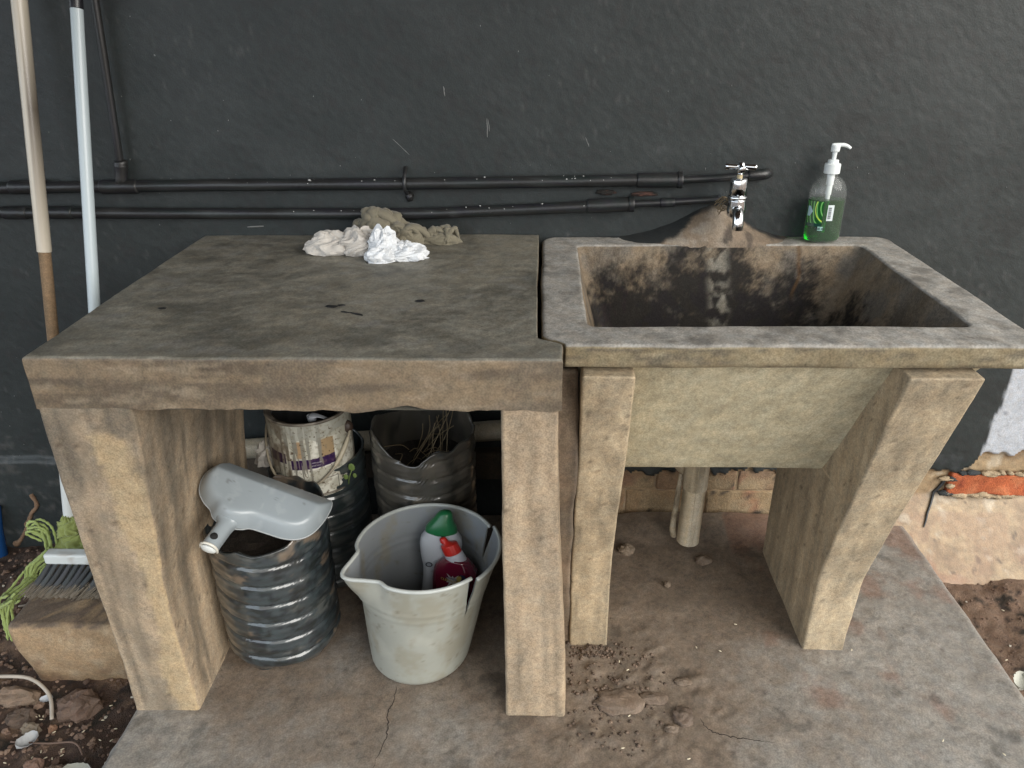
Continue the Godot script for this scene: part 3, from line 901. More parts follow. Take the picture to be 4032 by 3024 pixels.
func build_pipes() -> void:
	var u := thing("water_pipe", "upper black water pipe clipped along the wall, ending right of the tap", "pipe", Vector3(-0.4, 0.92, 0))
	var mp := []
	for q in [[-1.75, 0.916], [-1.27, 0.919], [-0.8, 0.923], [-0.315, 0.925], [0.0, 0.928], [0.23, 0.931]]: mp.append(Vector3(q[0], q[1], 0.0))
	part(u, "main_pipe", mk(tube(arc_pts(mp, 8), 0.0135, 18), pipe_col), M.pipe)
	part(u, "reducer", mk(sleeve(Vector3(0.215, 0.931, 0.001), Vector3(0.312, 0.931, 0.001), 0.0165), pipe_col), M.pipe)
	part(u, "collar", mk(sleeve(Vector3(0.306, 0.931, 0.001), Vector3(0.318, 0.931, 0.001), 0.0185), pipe_col), M.pipe)
	part(u, "thin_pipe", mk(tube(arc_pts([Vector3(0.31, 0.931, 0.001), Vector3(0.38, 0.934, 0.001), Vector3(0.47, 0.940, 0.0)], 6), 0.0085, 14), pipe_col), M.pipe)
	part(u, "end_cap", mk(tube([Vector3(0.462, 0.940, 0), Vector3(0.466, 0.940, 0), Vector3(0.495, 0.942, -0.002), Vector3(0.505, 0.942, -0.006), Vector3(0.511, 0.942, -0.012), Vector3(0.512, 0.942, -0.03)], [0.0085, 0.0125, 0.0125, 0.012, 0.0105, 0.009], 16), pipe_col), M.pipe)
	for x in [-0.975, -1.19]: part(u, "coupling", mk(sleeve(Vector3(x - 0.045, 0.9205, 0), Vector3(x + 0.045, 0.9215, 0), 0.0165), pipe_col), M.pipe)
	part(u, "riser_socket", mk(tube([Vector3(-0.969, 0.925, 0), Vector3(-0.966, 0.940, 0), Vector3(-0.962, 0.962, 0), Vector3(-0.961, 0.965, 0), Vector3(-0.961, 0.971, 0), Vector3(-0.96, 0.972, 0), Vector3(-0.96, 0.978, 0), Vector3(-0.96, 0.981, 0)], [0.0145, 0.0140, 0.0140, 0.0155, 0.0155, 0.014, 0.0155, 0.009], 16), pipe_col), M.pipe)
	part(u, "riser_pipe", mk(tube([Vector3(-0.962, 0.965, 0), Vector3(-0.955, 1.05, 0.001), Vector3(-0.944, 1.2, 0.0), Vector3(-0.934, 1.34, 0.0), Vector3(-0.925, 1.75, 0.0)], 0.0085, 14), pipe_col), M.pipe)
	var cl := tube(arc_pts([Vector3(-0.310, 0.957, -0.02), Vector3(-0.309, 0.945, 0.006), Vector3(-0.309, 0.928, 0.0155), Vector3(-0.309, 0.911, 0.010), Vector3(-0.308, 0.899, -0.016)], 6), 0.0045, 8)
	part(u, "pipe_clip", mk(cl, pipe_col), M.pipe)
	part(u, "clip_nail", mk(lump(Vector3(-0.305, 0.892, -0.018), Vector3(0.009, 0.011, 0.008), 0.4, 1.3, 5), pipe_col), M.pipe)
	var lo := thing("water_pipe", "lower black water pipe running along the wall into the tap", "pipe", Vector3(-0.4, 0.86, 0))
	mp = []
	for q in [[-1.75, 0.862], [-1.278, 0.861], [-0.834, 0.858], [-0.32, 0.8565], [-0.15, 0.861], [0.05, 0.869], [0.14, 0.8735]]: mp.append(Vector3(q[0], q[1], -0.001))
	part(lo, "main_pipe", mk(tube(arc_pts(mp, 8), 0.013, 18), pipe_col), M.pipe)
	part(lo, "reducer", mk(sleeve(Vector3(0.105, 0.8725, 0), Vector3(0.204, 0.877, 0), 0.0165), pipe_col), M.pipe)
	part(lo, "collar", mk(sleeve(Vector3(0.200, 0.877, 0), Vector3(0.213, 0.8775, 0), 0.0185), pipe_col), M.pipe)
	part(lo, "thin_pipe", mk(tube(arc_pts([Vector3(0.205, 0.877, 0), Vector3(0.29, 0.8805, 0), Vector3(0.36, 0.884, -0.002), Vector3(0.405, 0.885, -0.004)], 6), 0.0082, 12), pipe_col), M.pipe)
	part(lo, "thin_sleeve", mk(sleeve(Vector3(0.272, 0.8795, 0), Vector3(0.305, 0.881, 0), 0.0105), pipe_col), M.pipe)
	for x in [-1.13, -1.24]: part(lo, "coupling", mk(sleeve(Vector3(x - 0.03, 0.861, -0.001), Vector3(x + 0.03, 0.861, -0.001), 0.0155), pipe_col), M.pipe)
	# bare plaster torn out behind the joint
	for q in [[0.15, 0.899, 0.022, 0.006], [0.235, 0.895, 0.03, 0.005], [0.19, 0.862, 0.02, 0.006]]:
		part(lo, "torn_plaster", mk(lump(Vector3(q[0], q[1], -0.024), Vector3(q[2], q[3], 0.006), 0.6, 1.6, q[0] * 50), func(p, _n): return L(0.03, 0.024, 0.022).lerp(L(0.16, 0.075, 0.055), sm(0.05, 0.3, f3(p, 40.0)))), M.brick)
	# flecks on the pipes
	var fl := MB.new()
	var r := RandomNumberGenerator.new()
	r.seed = 5
	for k in 46:
		var x := r.randf_range(-0.7, 0.3)
		var a := r.randf_range(0.2, 1.3)
		var low := r.randf() < 0.4
		var cy := 0.9255 + 0.014 * (x + 0.315) * 0.7 if not low else 0.8565 + maxf(0.0, x + 0.32) * 0.037
		if low and x > 0.1: continue
		var s := r.randf_range(0.0006, 0.0013) * (2.0 if r.randf() < 0.12 else 1.0)
		fl = merge(fl, lump(Vector3(x, cy + 0.0135 * sin(a), 0.0135 * cos(a)), Vector3(s * r.randf_range(1, 2), s, s), 0.5, 1.5, k, 4))
	var fo := part(u, "paint_flecks", mk(fl, func(_p, _n): return L(0.40, 0.41, 0.40)), M.dull)
	fo.set_meta("kind", "stuff")
	# tap
	var t := thing("tap", "chrome tap with cross handle over the sink", "tap", Vector3(0.425, 0.86, 0.07))
	var c := Vector3(0.428, 0.0, 0.070)
	part(t, "inlet", mk(tube([Vector3(0.415, 0.885, -0.03), Vector3(0.418, 0.886, 0.02), Vector3(0.427, 0.887, 0.065)], [0.0105, 0.0105, 0.012], 16)), M.chrome)
	part(t, "body", mk(lathe([[0.005, 0.860], [0.013, 0.862], [0.0185, 0.868], [0.0205, 0.879], [0.0198, 0.892], [0.0188, 0.900], [0.0188, 0.905]], c, 28)), M.chrome)
	part(t, "collar", mk(lathe([[0.0192, 0.903], [0.0210, 0.905], [0.0210, 0.909], [0.0192, 0.911]], c, 28)), M.chrome)
	part(t, "bonnet", mk(lathe([[0.0190, 0.909], [0.0188, 0.930], [0.0178, 0.944], [0.0160, 0.948], [0.0085, 0.949]], c, 12)), M.chrome)
	part(t, "spindle", mk(lathe([[0.006, 0.945], [0.006, 0.960]], c, 14)), lin_mat(L(0.45, 0.37, 0.22), 0.35, "brass"))
	var h := thing("x", "", "")
	used.erase("x")
	h.name = "handle"
	remove_child(h)
	t.add_child(h)
	part(h, "hub", mk(lathe([[0.0075, 0.956], [0.0085, 0.962], [0.0095, 0.972], [0.0075, 0.980], [0.003, 0.982]], c, 14)), M.chrome)
	for k in 4:
		var d := Vector3(cos(PI / 2 * k + 0.12), 0, sin(PI / 2 * k + 0.12))
		var a0 := c + Vector3(0, 0.972, 0) + d * 0.004
		part(h, "spoke", mk(tube([a0, a0 + d * 0.006, a0 + d * 0.022, a0 + d * 0.0275, a0 + d * 0.029], [0.0062, 0.0066, 0.0074, 0.0076, 0.005], 8)), M.chrome)
	part(t, "spout", mk(tube(arc_pts([Vector3(0.428, 0.878, 0.074), Vector3(0.4265, 0.881, 0.090), Vector3(0.4255, 0.876, 0.104), Vector3(0.425, 0.862, 0.111), Vector3(0.4245, 0.846, 0.112)], 5), 0.0120, 18, false)), M.chrome)
	part(t, "spout_mouth", mk(lathe([[0.0095, 0.8478], [0.002, 0.8482]], Vector3(0.4245, 0, 0.112), 18, false, true)), lin_mat(L(0.03, 0.03, 0.03), 0.6, "dark hole"))
	var hemp := MB.new()
	for k in 16:
		var a := TAU * k / 16.0
		var q := Vector3(0.412 + r.randf_range(-0.004, 0.004), 0.885 + 0.012 * sin(a), 0.030 + 0.012 * cos(a))
		hemp = merge(hemp, tube(arc_pts([q, q + Vector3(-0.008, 0.004 * sin(a), 0.006), q + Vector3(-0.014 + r.randf_range(-0.01, 0.006), r.randf_range(-0.018, 0.012), r.randf_range(0, 0.012))], 3), 0.0009, 5))
	part(t, "hemp_seal", mk(hemp, func(_p, _n): return L(0.20, 0.15, 0.09)), M.fibre)
	# drain under the sink
	var dcol := func(p: Vector3, _n: Vector3) -> Color:
		var cc := L(0.68, 0.57, 0.40) * (1.0 + 0.2 * f3(p, 12.0))
		cc = cc.lerp(L(0.70, 0.63, 0.50), 0.8 * sm(0.0, 0.35, f3(p + Vector3(3, 1, 2), 22.0)))
		return cc.lerp(L(0.20, 0.16, 0.10), 0.75 * sm(0.15, 0.4, f3(p + Vector3(8, 1, 2), 30.0)))
	var dp := thing("drain_pipe", "stained cream plastic drain pipe hanging under the sink", "pipe", Vector3(0.39, 0.03, 0.125))
	var hole := tube([Vector3(0.392, 0.30, 0.125), Vector3(0.391, 0.16, 0.125), Vector3(0.388, 0.028, 0.127), Vector3(0.388, 0.026, 0.127)], [0.0285, 0.0285, 0.0285, 0.0255], 28, false)
	part(dp, "pipe", mk(hole, dcol), M.old_pvc)
	part(dp, "pipe_bore", mk(lathe([[0.0235, 0.0265], [0.022, 0.06], [0.002, 0.0605]], Vector3(0.388, 0, 0.127), 24, false, true)), lin_mat(L(0.02, 0.016, 0.012), 0.9, "dark hole"))
	part(dp, "socket", mk(tube([Vector3(0.3915, 0.192, 0.125), Vector3(0.3915, 0.194, 0.125), Vector3(0.392, 0.30, 0.125), Vector3(0.392, 0.43, 0.125)], [0.0288, 0.0312, 0.0312, 0.0312], 28, false), dcol), M.old_pvc)
	part(dp, "mould_seam", mk(tube([Vector3(0.390, 0.32, 0.1565), Vector3(0.390, 0.196, 0.1562), Vector3(0.3895, 0.190, 0.1538), Vector3(0.387, 0.03, 0.1555)], 0.0011, 5), dcol), M.old_pvc)
	part(dp, "elbow", mk(tube(arc_pts([Vector3(0.385, 0.25, 0.115), Vector3(0.37, 0.235, 0.09), Vector3(0.360, 0.245, 0.05), Vector3(0.355, 0.30, 0.02), Vector3(0.355, 0.36, 0.01)], 5), 0.024, 18), dcol), M.old_pvc)
	part(dp, "wall_strap", mk(tube(arc_pts([Vector3(0.362, 0.21, 0.09), Vector3(0.356, 0.12, 0.095), Vector3(0.352, 0.05, 0.10), Vector3(0.358, 0.02, 0.10)], 5), [0.006, 0.006, 0.006, 0.007, 0.007, 0.007, 0.007, 0.008, 0.008, 0.008, 0.009, 0.009, 0.009, 0.009, 0.009, 0.006], 8), dcol), M.old_pvc)
	# waste pipe on the wall behind the pots
	var wp := thing("waste_pipe", "cream waste pipe on the wall in the dark under the table", "pipe", Vector3(-0.4, 0.28, 0.02))
	part(wp, "pipe", mk(tube([Vector3(-0.83, 0.222, 0.012), Vector3(-0.45, 0.255, 0.012), Vector3(-0.12, 0.288, 0.012), Vector3(0.03, 0.300, 0.012)], 0.027, 20), dcol), M.old_pvc)
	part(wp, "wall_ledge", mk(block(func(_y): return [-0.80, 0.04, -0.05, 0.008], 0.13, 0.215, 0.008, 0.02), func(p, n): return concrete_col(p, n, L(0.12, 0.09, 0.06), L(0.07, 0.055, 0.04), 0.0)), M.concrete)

# ---------------------------------------------------------------- soap bottle
func oval(c: Vector3, rx: float, rz: float, n := 40, pw := 2.0) -> PackedVector3Array:
	var o := PackedVector3Array()
	for k in n:
		var t := TAU * k / n
		var ca := cos(t)
		var sa := sin(t)
		o.append(c + Vector3(signf(ca) * pow(absf(ca), 2.0 / pw) * rx, 0, signf(sa) * pow(absf(sa), 2.0 / pw) * rz))
	return o

func bent_text(txt: String, size: float, c: Vector3, rx: float, rz: float, ang: float, y: float, called: String, parent: Node3D, mat: Material, turn := 0.0, bold := false) -> void:
	var tm := TextMesh.new()
	tm.text = txt
	tm.font_size = 32
	tm.pixel_size = size / 32.0
	tm.depth = 0.0
	var f := SystemFont.new()
	f.font_names = PackedStringArray(["Droid Sans"])
	f.font_weight = 700 if bold else 400
	tm.font = f
	var a := tm.surface_get_arrays(0)
	var b := MB.new()
	var vs: PackedVector3Array = a[Mesh.ARRAY_VERTEX]
	for v in vs:
		var w := Vector2(v.x, v.y).rotated(turn)
		var th := ang - w.x / rx
		b.v.append(c + Vector3(cos(th) * (rx + 0.0005), y + w.y, sin(th) * (rz + 0.0005)))
	b.i = a[Mesh.ARRAY_INDEX] if a[Mesh.ARRAY_INDEX] != null else PackedInt32Array(range(vs.size()))
	part(parent, called, mk(b), mat)

# a patch of skin wrapped round an oval, between two angles and two heights
func wrap_patch(c: Vector3, rx: float, rz: float, a0: float, a1: float, y0: float, y1: float, off: float, na := 12) -> MB:
	var b := MB.new()
	for k in na + 1:
		var th := lerpf(a0, a1, float(k) / na)
		for j in 5:
			b.v.append(c + Vector3(cos(th) * (rx + off), lerpf(y0, y1, j / 4.0), sin(th) * (rz + off)))
	b.grid(0, na + 1, 5)
	return b

func build_soap() -> void:
	var c := Vector3(0.640, 0.798, 0.019)
	var s := thing("soap_bottle", "clear pump bottle half full of green hand soap behind the sink", "soap bottle", c)
	var glass := StandardMaterial3D.new()
	glass.resource_name = "clear plastic"
	glass.transparency = BaseMaterial3D.TRANSPARENCY_ALPHA
	glass.albedo_color = Color(0.95, 0.97, 0.95, 0.05)
	glass.roughness = 0.03
	glass.metallic_specular = 0.32
	var prof := [[0.0, 0.86], [0.002, 0.95], [0.006, 0.99], [0.02, 1.0], [0.05, 1.0], [0.09, 1.0], [0.105, 0.99], [0.115, 0.95], [0.124, 0.88], [0.132, 0.76], [0.138, 0.62], [0.142, 0.46], [0.145, 0.36], [0.155, 0.34]]
	var RX := 0.0405
	var RZ := 0.0245
	var rings := []
	for p in prof: rings.append(oval(c + Vector3(0, p[0], 0), RX * p[1], maxf(RZ * p[1], 0.0125 if p[0] > 0.14 else 0.0), 44, 2.2))
	part(s, "bottle", mk(loft(rings, true, false)), glass)
	var liq := StandardMaterial3D.new()
	liq.resource_name = "green soap"
	liq.albedo_color = Color(0.015, 0.46, 0.05, 0.12)
	liq.roughness = 0.02
	liq.refraction_enabled = true
	liq.refraction_scale = 0.035
	var lr := []
	for p in [[0.0012, 0.80], [0.003, 0.92], [0.008, 0.955], [0.02, 0.965], [0.05, 0.965], [0.08, 0.965], [0.0935, 0.965], [0.094, 0.955]]: lr.append(oval(c + Vector3(0, p[0], 0), RX * p[1], RZ * p[1] - 0.0006, 44, 2.2))
	part(s, "soap", mk(loft(lr, true, true)), liq)
	var white := lin_mat(L(0.74, 0.78, 0.77), 0.35, "white plastic")
	part(s, "cap", mk(lathe([[0.0165, 0.150], [0.0170, 0.151], [0.0170, 0.169], [0.0162, 0.171], [0.0115, 0.1715], [0.0112, 0.178], [0.0104, 0.179], [0.004, 0.1792]], c, 30)), white)
	part(s, "pump_stem", mk(lathe([[0.0045, 0.177], [0.0048, 0.190], [0.0058, 0.198]], c, 16)), white)
	var hd := part(s, "pump_head", mk(lathe([[0.0085, 0.196], [0.0092, 0.198], [0.0096, 0.208], [0.0088, 0.2105], [0.002, 0.211]], c, 22)), white)
	part(hd, "nozzle", mk(xf(tube(arc_pts([Vector3(-0.009, 0.2100, 0.001), Vector3(0.008, 0.2105, 0.002), Vector3(0.020, 0.2095, 0.003), Vector3(0.031, 0.2035, 0.004)], 5), [0.003, 0.0035, 0.004, 0.004, 0.0042, 0.0042, 0.0042, 0.0042, 0.0042, 0.004, 0.004, 0.0038, 0.0036, 0.0034, 0.0032, 0.003], 12), Transform3D(Basis.IDENTITY, c))), white)
	part(s, "dip_tube", mk(lathe([[0.0078, 0.125], [0.0082, 0.150]], c, 16)), white)
	part(s, "pump_chamber", mk(lathe([[0.0035, 0.02], [0.0035, 0.086], [0.0050, 0.087], [0.0052, 0.102], [0.0065, 0.104], [0.0066, 0.126]], c, 16)), lin_mat(L(0.62, 0.67, 0.65), 0.3, "milky plastic"))
	# stickers
	var lab := Image.create(128, 128, false, Image.FORMAT_RGB8)
	for y in 128:
		for x in 128:
			var u := x / 128.0
			var v := y / 128.0
			var d := Vector2((u - 1.25) * 0.9, (v - 0.25) * 1.1).length()
			var w := sin(d * 34.0 + 2.0 * sin(v * 5.0))
			var col := Color(0.02, 0.30, 0.09).lerp(Color(0.45, 0.70, 0.38), clampf((w - 0.35) * 2.0, 0, 1))
			if absf(d - 0.62) < 0.025: col = Color(0.72, 0.82, 0.30)
			if u < 0.45 and v > 0.2 and v < 0.6 and u + absf(v - 0.4) < 0.42: col = Color(0.62, 0.75, 0.78)
			if v > 0.86: col = Color(0.04, 0.22, 0.18)
			lab.set_pixel(x, y, col)
	var lm := StandardMaterial3D.new()
	lm.resource_name = "printed soap label"
	lm.albedo_texture = ImageTexture.create_from_image(lab)
	lm.roughness = 0.3
	var lb := MB.new()
	for k in 13:
		var th := lerpf(PI * 0.93, PI * 0.60, k / 12.0)
		for j in 5:
			lb.v.append(c + Vector3(cos(th) * (RX + 0.0004), lerpf(0.036, 0.092, j / 4.0), sin(th) * (RZ + 0.0012)))
			lb.uv.append(Vector2(k / 12.0, 1.0 - j / 4.0))
	lb.grid(0, 13, 5)
	part(s, "label", mk(lb), lm)
	var bc := part(s, "barcode_sticker", mk(wrap_patch(c, RX, RZ, PI * 0.53, PI * 0.425, 0.050, 0.085, 0.0012, 6)), lin_mat(L(0.62, 0.68, 0.68), 0.5, "sticker"))
	var black := lin_mat(L(0.03, 0.035, 0.04), 0.6, "print")
	var yy := 0.0545
	for k in 15:
		var hgt := [0.0006, 0.0012, 0.0008, 0.0016, 0.0006][k % 5] as float
		var bar := wrap_patch(c, RX, RZ, PI * 0.513, PI * 0.465, yy, yy + hgt, 0.0019, 3)
		yy += hgt + [0.0007, 0.0006, 0.0011][k % 3]
		part(bc, "bar", mk(bar), black)
	var px := part(s, "volume_patch", mk(wrap_patch(c, RX, RZ, PI * 0.655, PI * 0.565, 0.0275, 0.0365, 0.0012, 5)), lin_mat(L(0.30, 0.52, 0.46), 0.5, "pale label foot"))
	bent_text("450 ml", 0.0078, c, RX + 0.0013, RZ + 0.0013, PI * 0.61, 0.032, "lettering", px, black, 0.0, true)

# ---------------------------------------------------------------- pots under the table
func bottle_pot(t: Node3D, c: Vector3, R: float, H: float, ribs: float, rim_fn: Callable, col: Callable, tilt: float, n := 96) -> void:
	var b := MB.new()
	var rows := 110
	for k in rows + 1:
		var f := float(k) / rows
		for j in n:
			var th := TAU * j / n
			var top: float = rim_fn.call(th)
			var y := f * top
			var ph := y * ribs + tilt * cos(th - 0.6)
			var w := sin(ph * TAU)
			var rr := R - 0.0015 - 0.0052 * pow(maxf(0.0, w), 12.0) + 0.0012 * pow(maxf(0.0, -w), 3.0)
			rr -= 0.028 * pow(clampf(1.0 - y / 0.045, 0.0, 1.0), 2.0) * (1.0 + 0.25 * cos(th * 5.0))
			rr += 0.0045 * f3(Vector3(cos(th) * 1.4, y * 5, sin(th) * 1.4) + c * 9, 1.0)
			b.v.append(c + Vector3(cos(th) * rr, y + 0.004 * pow(clampf(1.0 - y / 0.03, 0.0, 1.0), 2.0) * cos(th * 5.0), sin(th) * rr))
	b.grid(0, rows + 1, n, true)
	# inner face and torn edge
	var at := b.v.size()
	for k in 16:
		for j in n:
			var th := TAU * j / n
			var top: float = rim_fn.call(th)
			var y := lerpf(top, top * 0.25, k / 15.0)
			b.v.append(c + Vector3(cos(th) * (R - 0.0062), y, sin(th) * (R - 0.0062)))
	b.grid(at, 16, n, true)
	for j in n:
		var j2 := (j + 1) % n
		var o := rows * n
		b.i.append_array([o + j, o + j2, at + j, at + j, o + j2, at + j2])
	b.v.append(c + Vector3(0, 0.012, 0))
	b.fan(b.v.size() - 1, 0, n, false)
	part(t, "bottle_wall", mk(b, col), M.pet)

func soil_disc(t: Node3D, c: Vector3, R: float, y: float, colr: Color) -> void:
	var b := MB.new()
	for k in 13:
		for j in 40:
			var th := TAU * j / 40.0
			var r := R * (1.0 - k / 12.0)
			var p := Vector3(c.x + cos(th) * r, y, c.z + sin(th) * r)
			b.v.append(p + Vector3(0, 0.008 * f3(p, 24.0) + 0.004 * f3(p, 60.0), 0))
	b.grid(0, 13, 40, true)
	part(t, "soil", mk(b, func(p, _n): return colr * (1.0 + 0.6 * f3(p, 40.0))), M.dirt)

func build_pots() -> void:
	var pet_front := func(p: Vector3, _n: Vector3) -> Color:
		var c := L(0.034, 0.043, 0.047) * (1.0 + 0.4 * f3(p, 9.0))
		c = c.lerp(L(0.085, 0.088, 0.082), 0.8 * sm(0.05, 0.4, f3(p * Vector3(1, 2.2, 1) + Vector3(3, 3, 0), 11.0)))
		c = c.lerp(L(0.012, 0.015, 0.017), 0.8 * sm(0.1, 0.35, f3(p * Vector3(1, 1.6, 1) + Vector3(9, 0, 2), 13.0)))
		c = c.lerp(L(0.012, 0.014, 0.015), 0.7 * sm(0.12, 0.3, f3(p + Vector3(6, 1, 2), 30.0)))
		return c.lerp(L(0.17, 0.13, 0.095), 0.8 * sm(0.32, 0.46, f3(p + Vector3(1, 5, 5), 12.0) + 0.6 * (p.y - 0.2)))
	var c0 := Vector3(-0.572, 0.0, 0.462)
	var a := thing("bottle_pot", "ribbed blue-grey plastic pot cut from a water bottle, under the dustpan", "pot", c0)
	bottle_pot(a, c0, 0.124, 0.34, 21.0, func(th): return 0.335 + 0.010 * s3(Vector3(cos(th), sin(th), 3), 2.2) + 0.02 * maxf(0.0, cos(th + 0.7)) - 0.006 * sin(th), pet_front, 0.22)
	soil_disc(a, c0, 0.119, 0.27, L(0.045, 0.034, 0.026))
	var dark := func(p: Vector3, _n: Vector3) -> Color:
		var c := L(0.030, 0.038, 0.040) * (1.0 + 0.4 * f3(p, 9.0))
		return c.lerp(L(0.085, 0.09, 0.085), 0.7 * sm(0.05, 0.4, f3(p * Vector3(1, 2.5, 1) + Vector3(3, 9, 0), 12.0)))
	var c1 := Vector3(-0.528, 0.0, 0.226)
	var d := thing("bottle_pot", "dark green-grey plastic bottle pot holding the paint tin", "pot", c1)
	bottle_pot(d, c1, 0.115, 0.35, 21.0, func(th): return 0.352 + 0.008 * s3(Vector3(cos(th), sin(th), 7), 2.4) + 0.012 * cos(th), dark, 0.3)
	soil_disc(d, c1, 0.110, 0.298, L(0.04, 0.03, 0.024))
	var leafm := lin_mat(L(0.13, 0.19, 0.05), 0.6, "seedling leaf")
	for q in [[-0.425, 0.352, 0.30, 0.010], [-0.436, 0.336, 0.315, 0.007], [-0.420, 0.33, 0.30, 0.006]]:
		var lf := lump(Vector3(q[0], q[1], q[2]), Vector3(q[3] * 0.8, q[3], 0.0015), 0.15, 1.0, q[3] * 900, 8)
		part(d, "leaf", mk(lf), leafm)
	part(d, "stem", mk(tube(arc_pts([Vector3(-0.44, 0.295, 0.29), Vector3(-0.432, 0.325, 0.305), Vector3(-0.425, 0.345, 0.30)], 4), 0.0013, 6)), leafm)
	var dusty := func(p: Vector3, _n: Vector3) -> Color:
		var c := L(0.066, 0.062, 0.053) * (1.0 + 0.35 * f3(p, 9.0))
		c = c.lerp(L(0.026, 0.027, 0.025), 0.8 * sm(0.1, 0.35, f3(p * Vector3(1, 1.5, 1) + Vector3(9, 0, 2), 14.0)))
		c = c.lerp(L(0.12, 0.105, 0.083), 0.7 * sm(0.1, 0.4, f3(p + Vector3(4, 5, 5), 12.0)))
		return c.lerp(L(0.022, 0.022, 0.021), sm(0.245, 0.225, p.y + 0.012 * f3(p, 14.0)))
	var c2 := Vector3(-0.268, 0.0, 0.242)
	var e := thing("bottle_pot", "dusty grey bottle pot with a torn rim and dry grass behind the bucket", "pot", c2)
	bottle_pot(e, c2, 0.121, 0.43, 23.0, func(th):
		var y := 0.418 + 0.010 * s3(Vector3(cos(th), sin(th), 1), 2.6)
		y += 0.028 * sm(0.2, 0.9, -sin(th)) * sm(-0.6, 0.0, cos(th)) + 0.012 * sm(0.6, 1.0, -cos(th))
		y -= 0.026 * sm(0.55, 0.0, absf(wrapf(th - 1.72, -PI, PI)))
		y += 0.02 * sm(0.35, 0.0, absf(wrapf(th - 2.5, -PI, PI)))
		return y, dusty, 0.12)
	soil_disc(e, c2, 0.116, 0.33, L(0.035, 0.028, 0.022))
	var r := RandomNumberGenerator.new()
	r.seed = 77
	var straw := lin_mat(L(0.17, 0.13, 0.075), 0.9, "dry grass")
	for k in 26:
		var p0 := c2 + Vector3(r.randf_range(-0.03, 0.06), 0.335, r.randf_range(-0.06, 0.04))
		var p2 := c2 + Vector3(0.03 + r.randf_range(-0.04, 0.04), r.randf_range(0.40, 0.47), -0.05 + r.randf_range(-0.03, 0.04))
		if k > 12:
			p0 = c2 + Vector3(r.randf_range(-0.06, 0.08), 0.338, r.randf_range(-0.07, 0.07))
			p2 = p0 + Vector3(r.randf_range(-0.07, 0.07), r.randf_range(0.0, 0.02), r.randf_range(-0.05, 0.05))
		var p1 := (p0 + p2) * 0.5 + Vector3(r.randf_range(-0.015, 0.015), 0.012, r.randf_range(-0.01, 0.01))
		part(e, "straw", mk(tube(arc_pts([p0, p1, p2], 4), 0.0011, 5)), straw)

